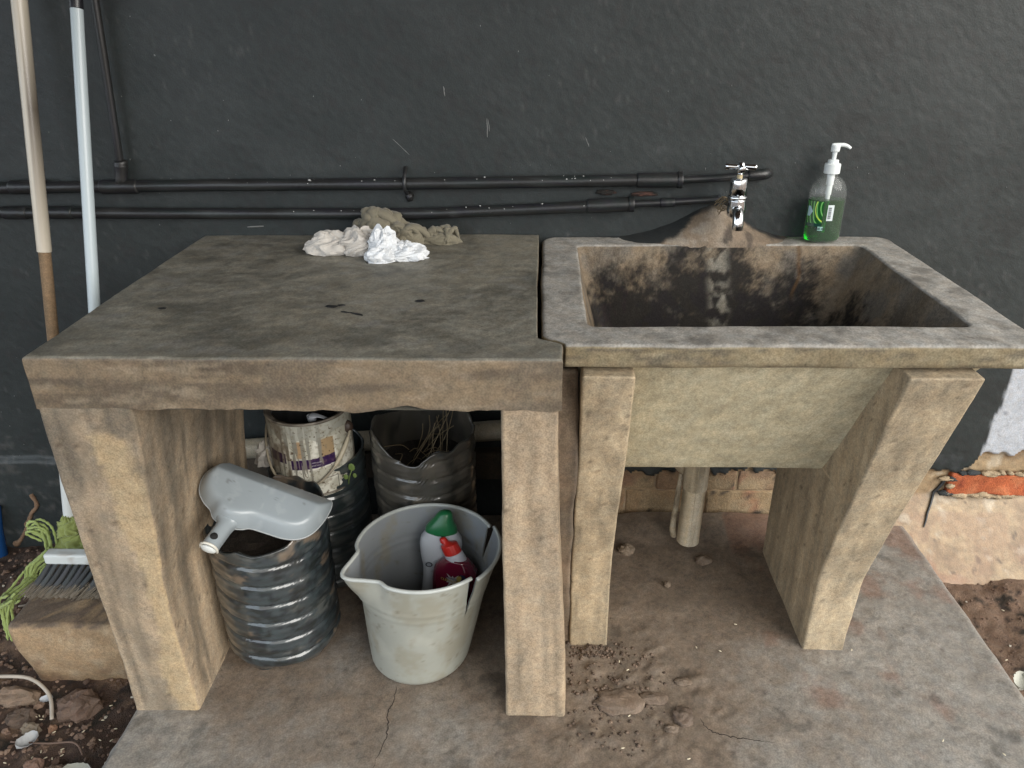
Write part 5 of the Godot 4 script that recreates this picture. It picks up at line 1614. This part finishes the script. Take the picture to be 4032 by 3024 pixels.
# a heap of cloth: a lumpy core with soft folds thrown over it
func folds(c: Vector3, rx: float, rz: float, hgt: float, count: int, sd: int, fat := 0.011) -> MB:
	var q := RandomNumberGenerator.new()
	q.seed = sd
	var b := crumple(c - Vector3(0, 0.002, 0), Vector3(rx * 0.86, hgt * 0.66, rz * 0.82), 0.35, 2.0, sd + 0.5, 9)
	for k in count:
		var a := q.randf() * TAU
		var turn := q.randf_range(-1.2, 1.2)
		var st := Vector3(cos(a) * rx, 0.004, sin(a) * rz) * q.randf_range(0.75, 1.08)
		var en := Vector3(cos(a + PI + turn) * rx, 0.003, sin(a + PI + turn) * rz) * q.randf_range(0.3, 1.05)
		var mid := (st + en) * 0.5 + Vector3(q.randf_range(-0.2, 0.2) * rx, hgt * q.randf_range(0.55, 1.0), q.randf_range(-0.2, 0.2) * rz)
		var pts := arc_pts([c + st, c + (st + mid) * 0.5 + Vector3(0, hgt * 0.18, 0), c + mid, c + (en + mid) * 0.5 + Vector3(0, hgt * 0.12, 0), c + en], 6)
		var rad := []
		var f := fat * q.randf_range(0.6, 1.3)
		for i in pts.size():
			var t := i / float(pts.size() - 1)
			rad.append(maxf(0.0012, f * (0.25 + 0.9 * sin(PI * t)) * (1.0 + 0.35 * s3(Vector3(i * 0.35, sd, k), 1.0))))
		var tb := tube(pts, rad, 10)
		var sq := q.randf_range(0.45, 0.8)
		for i in tb.v.size():
			var ring := pts[mini(i / 10, pts.size() - 1)] as Vector3
			var d := tb.v[i] - ring
			tb.v[i] = ring + Vector3(d.x, d.y * sq, d.z)
			tb.v[i].y = maxf(tb.v[i].y, c.y + 0.0005)
		b = merge(b, tb)
	return b

func build_cloths() -> void:
	var olive := func(p: Vector3, _n: Vector3) -> Color:
		return L(0.178, 0.160, 0.115) * (1.0 + 0.15 * f3(p, 20.0))
	var T := 0.8015
	var o := thing("rag", "crumpled olive brown rag heaped against the wall on the table", "rag", Vector3(-0.34, T, 0.03))
	part(o, "heap", mk(folds(Vector3(-0.362, T, 0.036), 0.080, 0.045, 0.070, 22, 8, 0.013), olive), M.cloth)
	part(o, "fold", mk(folds(Vector3(-0.312, T, 0.058), 0.062, 0.030, 0.044, 14, 15, 0.010), olive), M.cloth)
	part(o, "tail", mk(folds(Vector3(-0.232, T, 0.050), 0.056, 0.022, 0.032, 10, 23, 0.008), olive), M.cloth)
	var grey := func(p: Vector3, _n: Vector3) -> Color:
		return (L(0.52, 0.49, 0.45) * (1.0 + 0.12 * f3(p, 20.0))).lerp(L(0.36, 0.33, 0.29), 0.5 * sm(0.1, 0.5, f3(p + Vector3(3, 3, 3), 14.0)))
	var a := part(self, "crumpled_tissue", mk(crumple(Vector3(-0.463, T - 0.001, 0.120), Vector3(0.058, 0.034, 0.038), 0.40, 2.3, 11.0, 8), grey, null, true), M.cloth)
	tag(a, "dirty white crumpled tissue, farthest left on the table", "tissue")
	var b := part(self, "crumpled_tissue", mk(crumple(Vector3(-0.395, T - 0.001, 0.122), Vector3(0.052, 0.042, 0.042), 0.58, 2.2, 19.0, 8), grey, null, true), M.cloth)
	tag(b, "greyish crumpled tissue between the white one and the leftmost one", "tissue")
	var wcol := func(p: Vector3, _n: Vector3) -> Color: return L(0.70, 0.72, 0.74) * (1.0 + 0.05 * f3(p, 30.0))
	var w := thing("crumpled_tissue", "bright white crumpled tissue in front of the olive rag", "tissue", Vector3(-0.31, T, 0.17))
	part(w, "peak", mk(crumple(Vector3(-0.338, T - 0.001, 0.158), Vector3(0.035, 0.048, 0.033), 0.72, 2.4, 31.0, 8), wcol, null, true), M.cloth)
	part(w, "flap", mk(crumple(Vector3(-0.290, T - 0.001, 0.168), Vector3(0.050, 0.026, 0.034), 0.75, 2.4, 37.0, 8), wcol, null, true), M.cloth)
	part(w, "flap", mk(crumple(Vector3(-0.340, T - 0.001, 0.190), Vector3(0.034, 0.023, 0.026), 0.70, 2.4, 61.0, 7), wcol, null, true), M.cloth)
	var z := part(self, "crumpled_paper", mk(crumple(Vector3(-0.625, 0.345, 0.268), Vector3(0.030, 0.042, 0.026), 0.55, 2.2, 43.0, 8), func(p, _n): return L(0.33, 0.31, 0.28) * (1.0 + 0.2 * f3(p, 20.0)), null, true), M.cloth)
	tag(z, "grey crumpled paper wedged beside the paint tin", "paper")

# ---------------------------------------------------------------- broom and mop
func build_broom() -> void:
	var t := thing("broom", "broom with a pale blue-white handle and grey bristles on the step", "broom", Vector3(-1.03, 0.05, 0.36))
	var top := Vector3(-0.949, 1.292, 0.055)
	var bot := Vector3(-1.014, 0.165, 0.336)
	var ax := (top - bot).normalized()
	part(t, "handle", mk(tube([bot, bot.lerp(top, 0.5), top], 0.0125, 20), func(p, _n): return L(0.46, 0.53, 0.56) * (1.0 + 0.05 * f3(p, 9.0))), M.plastic)
	part(t, "grip", mk(tube([top - ax * 0.002, top, top + ax * 0.11, top + ax * 0.118], [0.0122, 0.0132, 0.0132, 0.008], 20), func(_p, _n): return L(0.012, 0.014, 0.018)), M.plastic)
	var head := block(func(_y): return [-1.150, -0.905, 0.352, 0.382], 0.128, 0.156, 0.006, 0.012)
	part(t, "head", mk(head, func(p, _n): return L(0.58, 0.62, 0.62).lerp(L(0.36, 0.32, 0.27), 0.7 * sm(0.25, 0.45, f3(p, 22.0)))), M.plastic)
	var r := RandomNumberGenerator.new()
	r.seed = 12
	for row in 2:
		for k in 15:
			var x := -1.143 + 0.0165 * k + 0.004 * row
			var q0 := Vector3(x, 0.132, 0.362 + 0.012 * row)
			var lean := Vector3(-0.064 + r.randf_range(-0.006, 0.006), -0.078, 0.016 + 0.012 * row)
			var cone := tube(arc_pts([q0, q0 + lean * 0.5 + Vector3(0.006, 0.004, 0), q0 + lean], 4), [0.0040, 0.0042, 0.0046, 0.0050, 0.0054, 0.0060, 0.0068, 0.0078, 0.0090], 8)
			var tone := r.randf_range(0.8, 1.25)
			part(t, "bristle_tuft", mk(cone, func(p, _n): return (L(0.050, 0.055, 0.060) * tone).lerp(L(0.17, 0.145, 0.11), sm(0.085, 0.060, p.y + 0.02 * f3(p, 60.0)))), M.fibre)
	var hairs := MB.new()
	for k in 420:
		var x := r.randf_range(-1.215, -0.97)
		var p0 := Vector3(x + 0.02, r.randf_range(0.062, 0.085), r.randf_range(0.378, 0.405))
		var p1 := p0 + Vector3(-0.022 + r.randf_range(-0.008, 0.008), -0.018, 0.007 + r.randf_range(-0.006, 0.010))
		p1.y = maxf(p1.y, 0.053)
		hairs = merge(hairs, tube([p0, (p0 + p1) * 0.5, p1], [0.0012, 0.0012, 0.0006], 4, false))
	var ho := part(t, "bristle_ends", mk(hairs, func(p, _n): return L(0.15, 0.128, 0.098) * (1.0 + 0.5 * s3(p, 90.0))), M.fibre)
	ho.set_meta("kind", "stuff")
	# mop
	var m := thing("mop", "mop with a cream and wooden pole and lime green cloth head", "mop", Vector3(-1.165, 0.06, 0.25))
	var P := func(y: float) -> Vector3: return Vector3(-1.075 - 0.075 * (1.3 - y), y, 0.04 + 0.172 * (1.3 - y))
	part(m, "pole", mk(tube([P.call(0.10), P.call(0.5), P.call(0.82)], 0.0128, 16), func(p, _n): return L(0.30, 0.20, 0.115) * (1.0 + 0.25 * f3(p * Vector3(1, 0.2, 1), 60.0))), M.concrete)
	part(m, "pole_sleeve", mk(tube([P.call(0.802), P.call(0.803), P.call(1.1), P.call(1.3), P.call(1.5)], [0.013, 0.0152, 0.0155, 0.0158, 0.016], 18), func(p, _n):
		var c := L(0.52, 0.47, 0.385) * (1.0 + 0.06 * f3(p, 12.0))
		return c.lerp(L(0.07, 0.055, 0.04), 0.9 * sm(0.20, 0.25, f3(p * Vector3(1, 1.3, 1) + Vector3(1, 1, 1), 22.0)))), M.plastic)
	part(m, "socket", mk(tube([P.call(0.165), P.call(0.166), P.call(0.30), P.call(0.42)], [0.012, 0.0175, 0.0165, 0.0150], 18), func(_p, _n): return L(0.62, 0.65, 0.64)), M.plastic)
	var gcol := func(p: Vector3, _n: Vector3) -> Color: return L(0.235, 0.275, 0.085) * (1.0 + 0.25 * f3(p, 16.0))
	var lime := func(p: Vector3, _n: Vector3) -> Color: return L(0.27, 0.34, 0.11) * (1.0 + 0.25 * f3(p, 20.0))
	var h := P.call(0.12) as Vector3
	part(m, "cloth_knot", mk(crumple(h + Vector3(0.006, -0.006, 0), Vector3(0.040, 0.042, 0.038), 0.35, 1.9, 4.0), gcol), M.cloth)
	part(m, "cloth_skirt", mk(crumple(h + Vector3(0.02, -0.068, 0.01), Vector3(0.058, 0.06, 0.045), 0.35, 2.1, 9.0), gcol), M.cloth)
	var loops := [
		[Vector3(-0.06, -0.005, 0.02), Vector3(-0.085, 0.022, 0.025), Vector3(-0.065, 0.036, 0.03), Vector3(-0.045, 0.02, 0.03), Vector3(-0.045, -0.03, 0.035)],
		[Vector3(-0.05, -0.03, 0.04), Vector3(-0.075, -0.05, 0.05), Vector3(-0.10, -0.075, 0.06), Vector3(-0.105, -0.11, 0.065)],
		[Vector3(-0.045, -0.04, 0.045), Vector3(-0.072, -0.065, 0.055), Vector3(-0.088, -0.095, 0.065), Vector3(-0.092, -0.125, 0.068)],
		[Vector3(-0.092, -0.08, 0.07), Vector3(-0.112, -0.10, 0.10), Vector3(-0.122, -0.12, 0.13), Vector3(-0.125, -0.16, 0.145), Vector3(-0.122, -0.20, 0.15)],
		[Vector3(-0.085, -0.10, 0.08), Vector3(-0.105, -0.105, 0.12), Vector3(-0.104, -0.07 - 0.03, 0.145), Vector3(-0.085, -0.063 - 0.025, 0.15)]]
	var yr := RandomNumberGenerator.new()
	yr.seed = 8
	for k in loops.size():
		for y in 8:
			var pts := []
			var off := Vector3(yr.randf_range(-0.015, 0.015), yr.randf_range(-0.012, 0.012), yr.randf_range(-0.010, 0.010))
			for q in loops[k]: pts.append(h + q + off + Vector3(yr.randf_range(-0.004, 0.004), yr.randf_range(-0.004, 0.004), yr.randf_range(-0.004, 0.004)))
			var sp := arc_pts(pts, 9)
			var rad := []
			for i in sp.size(): rad.append(0.0030 * (1.0 + 0.28 * sin(i * 1.9 + y)) * (0.6 if i > sp.size() - 3 else 1.0))
			part(m, "yarn_strand", mk(tube(sp, rad, 7), lime), M.cloth)

# ---------------------------------------------------------------- dirt, stones and scraps
func stone(called: String, label: String, cat: String, at: Vector3, r: Vector3, col: Color, s: float, group := "") -> void:
	var b := lump(at, r, 0.55, 1.25, s, 11)
	var o := part(self, called, mk(b, func(p, _n): return col * (1.0 + 0.3 * f3(p, 30.0)), null, true), M.stone)
	tag(o, label, cat, group)

func build_debris() -> void:
	var r := RandomNumberGenerator.new()
	r.seed = 31
	# gravel in the dirt: past counting
	var mm := MultiMesh.new()
	mm.transform_format = MultiMesh.TRANSFORM_3D
	mm.use_colors = true
	mm.mesh = mk(lump(Vector3.ZERO, Vector3.ONE, 0.7, 1.3, 3.0, 5), func(_p, _n): return Color.WHITE, null, true)
	mm.mesh.surface_set_material(0, M.fibre)
	var N := 3600
	mm.instance_count = N
	for k in N:
		var x := r.randf_range(-1.75, -0.80)
		var z := r.randf_range(0.0, 1.05)
		if k > 3000:
			x = r.randf_range(1.01, 1.55)
			z = r.randf_range(0.05, 0.95)
		var s := r.randf_range(0.0018, 0.0055)
		if r.randf() < 0.10: s *= 2.0
		if k > 3000: s *= 0.7
		var bs := Basis(Vector3(r.randf() - 0.5, r.randf() - 0.5, r.randf() - 0.5).normalized(), r.randf() * TAU).scaled(Vector3(s, s * r.randf_range(0.5, 0.9), s * r.randf_range(0.7, 1.3)))
		mm.set_instance_transform(k, Transform3D(bs, Vector3(x, ground_y(x, z) + s * 0.25, z)))
		var c := L(0.10, 0.062, 0.045).lerp(L(0.24, 0.165, 0.12), pow(r.randf(), 2.0)) * r.randf_range(0.7, 1.2)
		if r.randf() < 0.03: c = L(0.46, 0.43, 0.36)
		mm.set_instance_color(k, c)
	var g := MultiMeshInstance3D.new()
	g.name = "gravel"
	g.multimesh = mm
	add_child(g)
	g.set_meta("kind", "stuff")
	g.set_meta("label", "loose brown gravel and crumbs of soil in the dirt")
	g.set_meta("category", "gravel")
	var G := func(x: float, z: float, up: float) -> Vector3: return Vector3(x, ground_y(x, z) + up, z)
	stone("stone", "long flat tan stone at the left edge below the step", "stone", G.call(-1.19, 0.545, 0.010), Vector3(0.052, 0.020, 0.024), L(0.24, 0.17, 0.12), 1.0)
	stone("stone", "squarish grey-tan stone near the white leaf scrap", "stone", G.call(-1.108, 0.625, 0.008), Vector3(0.020, 0.016, 0.016), L(0.26, 0.21, 0.155), 7.0)
	stone("stone", "tan pebble left of the grey-green leaf scrap near the bottom edge", "stone", G.call(-0.985, 0.742, 0.010), Vector3(0.023, 0.016, 0.019), L(0.24, 0.17, 0.125), 12.0)
	stone("stone", "reddish broken pebble left of the tan pebble", "stone", G.call(-1.04, 0.722, 0.008), Vector3(0.018, 0.014, 0.015), L(0.22, 0.135, 0.10), 17.0)
	stone("stone", "big grey stone in the bottom left corner", "stone", G.call(-1.10, 0.775, 0.004), Vector3(0.040, 0.022, 0.028), L(0.17, 0.14, 0.125), 22.0)
	stone("stone", "small orange-tan pebble right of the squarish stone", "stone", G.call(-1.062, 0.622, 0.006), Vector3(0.010, 0.010, 0.009), L(0.28, 0.16, 0.10), 27.0)
	stone("brick_lump", "lump of reddish broken brick in front of the step block", "brick rubble", G.call(-1.03, 0.565, 0.006), Vector3(0.050, 0.026, 0.042), L(0.19, 0.125, 0.092), 33.0)
	stone("stone", "dark brown stone buried beside the wooden stick", "stone", G.call(-1.15, 0.592, 0.006), Vector3(0.034, 0.016, 0.022), L(0.13, 0.09, 0.065), 38.0)
	stone("stone", "flat pale stone tucked under the edge of the concrete floor", "stone", G.call(-0.865, 0.715, 0.010), Vector3(0.026, 0.012, 0.030), L(0.22, 0.17, 0.13), 44.0)
	# stick, leaves, roots
	var st := part(self, "stick", mk(tube(arc_pts([G.call(-1.26, 0.50, 0.030), G.call(-1.17, 0.515, 0.040), G.call(-1.11, 0.545, 0.030), G.call(-1.075, 0.60, 0.010)], 6), 0.0042, 8), func(p, _n): return L(0.38, 0.34, 0.29) * (1.0 + 0.2 * f3(p, 40.0))), M.fibre)
	tag(st, "bent bleached stick lying on the dirt below the step", "stick")
	var leaf := func(at: Vector3, rx: float, rz: float, turn: float, curl: float) -> MB:
		var b := MB.new()
		for k in 13:
			for j in 9:
				var u := k / 12.0 - 0.5
				var v := j / 8.0 - 0.5
				var w := sqrt(maxf(0.0, 1.0 - 4.0 * u * u)) * (1.0 + 0.15 * s3(Vector3(u * 8, turn, 0), 1.0))
				b.v.append(Vector3(u * rx * 2, curl * (4.0 * v * v + 1.6 * u * u) + 0.002 * s3(Vector3(u * 6, v * 6, turn), 1.0), v * rz * 2 * w))
		b.grid(0, 13, 9)
		return xf(b, Transform3D(Basis(Vector3.UP, turn) * Basis(Vector3.RIGHT, 0.25), at))
	var l1 := part(self, "leaf_scrap", mk(leaf.call(G.call(-1.085, 0.668, 0.010), 0.022, 0.015, 0.9, 0.016), func(p, _n): return L(0.34, 0.35, 0.36) * (1.0 + 0.3 * f3(p, 60.0))), M.cloth)
	tag(l1, "curled silvery white leaf among the stones on the left", "leaf")
	var l2 := part(self, "leaf_scrap", mk(leaf.call(G.call(-0.925, 0.752, 0.014), 0.034, 0.022, -0.2, 0.012), func(_p, _n): return L(0.27, 0.27, 0.23)), M.cloth)
	tag(l2, "grey-green dry leaf at the bottom edge left of the floor", "leaf")
	var l3 := part(self, "leaf_scrap", mk(leaf.call(G.call(-1.115, 0.55, 0.020), 0.014, 0.009, 0.3, 0.004), func(_p, _n): return L(0.40, 0.43, 0.46)), M.cloth)
	tag(l3, "tiny pale blue scrap beside the bleached stick", "scrap")
	var l4 := part(self, "leaf_scrap", mk(leaf.call(G.call(1.055, 0.50, 0.03), 0.030, 0.016, 0.9, 0.010), func(_p, _n): return L(0.40, 0.40, 0.35)), M.cloth)
	tag(l4, "pale dry leaf at the right edge of the concrete floor", "leaf")
	for q in [[-1.33, 0.12, 0.4, 0.030, "broad dark dead leaf in the middle of those by the black wall"], [-1.28, 0.17, 1.2, 0.024, "small dark dead leaf nearest the mop cloth"], [-1.40, 0.10, 2.4, 0.028, "dark dead leaf farthest left at the foot of the black wall"]]:
		var l5 := part(self, "dead_leaf", mk(leaf.call(G.call(q[0], q[1], 0.016), q[3], q[3] * 0.5, q[2], 0.010), func(_p, _n): return L(0.085, 0.062, 0.045)), M.cloth)
		tag(l5, q[4], "leaf", "dead leaves by the wall")
	var root := part(self, "root", mk(tube(arc_pts([G.call(-1.13, 0.66, 0.012), G.call(-1.04, 0.67, 0.014), G.call(-0.98, 0.672, 0.012), G.call(-0.955, 0.69, 0.004)], 6), 0.0022, 6), func(_p, _n): return L(0.13, 0.09, 0.07)), M.fibre)
	tag(root, "thin dark root crossing the dirt behind the tan pebble", "root")
	var tw := part(self, "twig", mk(tube(arc_pts([G.call(-1.36, 0.26, 0.02), G.call(-1.28, 0.255, 0.026), G.call(-1.21, 0.245, 0.02)], 6), 0.003, 6), func(_p, _n): return L(0.20, 0.17, 0.14)), M.fibre)
	tag(tw, "grey twig on the dirt behind the step block", "twig")
	# husks and grains
	var hm := MB.new()
	for k in 46:
		var left := k < 34
		var x := r.randf_range(-1.13, -0.87) if left else r.randf_range(1.03, 1.2)
		var z := r.randf_range(0.56, 0.78) if left else r.randf_range(0.2, 0.6)
		var b := xf(lump(Vector3.ZERO, Vector3(0.0042, 0.0012, 0.0014), 0.1, 1.0, k, 5), Transform3D(Basis(Vector3.UP, r.randf() * TAU), G.call(x, z, 0.006)))
		hm = merge(hm, b)
	for k in 14:
		var b := xf(lump(Vector3.ZERO, Vector3(0.0040, 0.0012, 0.0014), 0.1, 1.0, k, 5), Transform3D(Basis(Vector3.UP, r.randf() * TAU), Vector3(r.randf_range(0.1, 0.9), 0.006, r.randf_range(0.3, 0.78))))
		hm = merge(hm, b)
	var hk := part(self, "husks", mk(hm, func(_p, _n): return L(0.55, 0.49, 0.36)), M.fibre)
	hk.set_meta("kind", "stuff")
	hk.set_meta("label", "pale grain husks scattered over the dirt and floor")
	hk.set_meta("category", "husks")
	# lumps of dried mud and cement on the floor
	var md := func(at: Vector3, rr: Vector3, s: float, label: String, c: Color) -> void:
		var b := lump(at, rr, 0.45, 1.4, s, 16)
		var o := part(self, "mud_lump", mk(b, func(p, _n): return c * (1.0 + 0.3 * f3(p, 26.0))), M.slab)
		tag(o, label, "mud lump")
	md.call(Vector3(0.166, 0.004, 0.632), Vector3(0.048, 0.010, 0.034), 2.0, "round flat cement lump on the floor beside the middle pillar", L(0.225, 0.165, 0.12))
	md.call(Vector3(0.236, 0.003, 0.622), Vector3(0.030, 0.008, 0.016), 5.0, "crumbly mud streak just right of the round cement lump", L(0.20, 0.145, 0.105))
	md.call(Vector3(0.290, 0.003, 0.665), Vector3(0.020, 0.010, 0.024), 9.0, "dark mud lump in front of the crumbly streak", L(0.165, 0.12, 0.09))
	md.call(Vector3(0.262, 0.002, 0.695), Vector3(0.014, 0.007, 0.011), 12.0, "small smooth mud lump nearest the bottom edge", L(0.20, 0.15, 0.11))
	md.call(Vector3(0.228, 0.006, 0.140), Vector3(0.022, 0.014, 0.018), 15.0, "rough pale mud clod behind the left sink leg", L(0.26, 0.20, 0.145))
	md.call(Vector3(0.423, 0.006, 0.180), Vector3(0.020, 0.012, 0.016), 19.0, "round brown clod on the floor under the drain pipe", L(0.19, 0.14, 0.10))
	md.call(Vector3(0.316, 0.004, 0.272), Vector3(0.009, 0.008, 0.008), 23.0, "tiny pebble in the middle of the floor under the sink", L(0.24, 0.18, 0.13))
	md.call(Vector3(0.305, 0.002, 0.575), Vector3(0.020, 0.005, 0.010), 27.0, "low mud ridge behind the crumbly streak", L(0.20, 0.15, 0.11))
	var crumbs := MB.new()
	for k in 420:
		var a := r.randf() * TAU
		var d := pow(r.randf(), 0.7)
		var x := 0.135 + cos(a) * d * 0.14
		var z := 0.60 + sin(a) * d * 0.17
		if k > 330:
			x = r.randf_range(0.07, 0.17)
			z = 0.482 + r.randf() * 0.03
		if x < 0.062: continue
		var s := r.randf_range(0.0012, 0.0045)
		crumbs = merge(crumbs, lump(Vector3(x, slab_y(x, z) + s * 0.2, z), Vector3(s, s * 0.7, s), 0.7, 1.4, k, 4))
	var cr := part(self, "mud_crumbs", mk(crumbs, func(p, _n): return L(0.17, 0.12, 0.088) * (1.0 + 0.7 * s3(p, 60.0))), M.dirt)
	cr.set_meta("kind", "stuff")
	cr.set_meta("label", "crumbs of dried mud on the floor beside the middle pillar")
	cr.set_meta("category", "mud crumbs")
	var bl := part(self, "blue_pipe", mk(tube([Vector3(-1.562, -0.16, 0.03), Vector3(-1.556, -0.05, 0.02), Vector3(-1.555, 0.02, 0.0)], 0.016, 16), func(_p, _n): return L(0.010, 0.045, 0.14)), M.plastic)
	tag(bl, "short blue pipe stub at the far left foot of the wall", "pipe")

func build_all() -> void:
	build_wall()
	build_ground()
	build_roof()
	build_slab()
	build_step()
	build_table()
	build_sink()
	build_pipes()
	build_soap()
	build_pots()
	build_tin()
	build_dustpan()
	build_bucket()
	build_cloths()
	build_broom()
	build_debris()
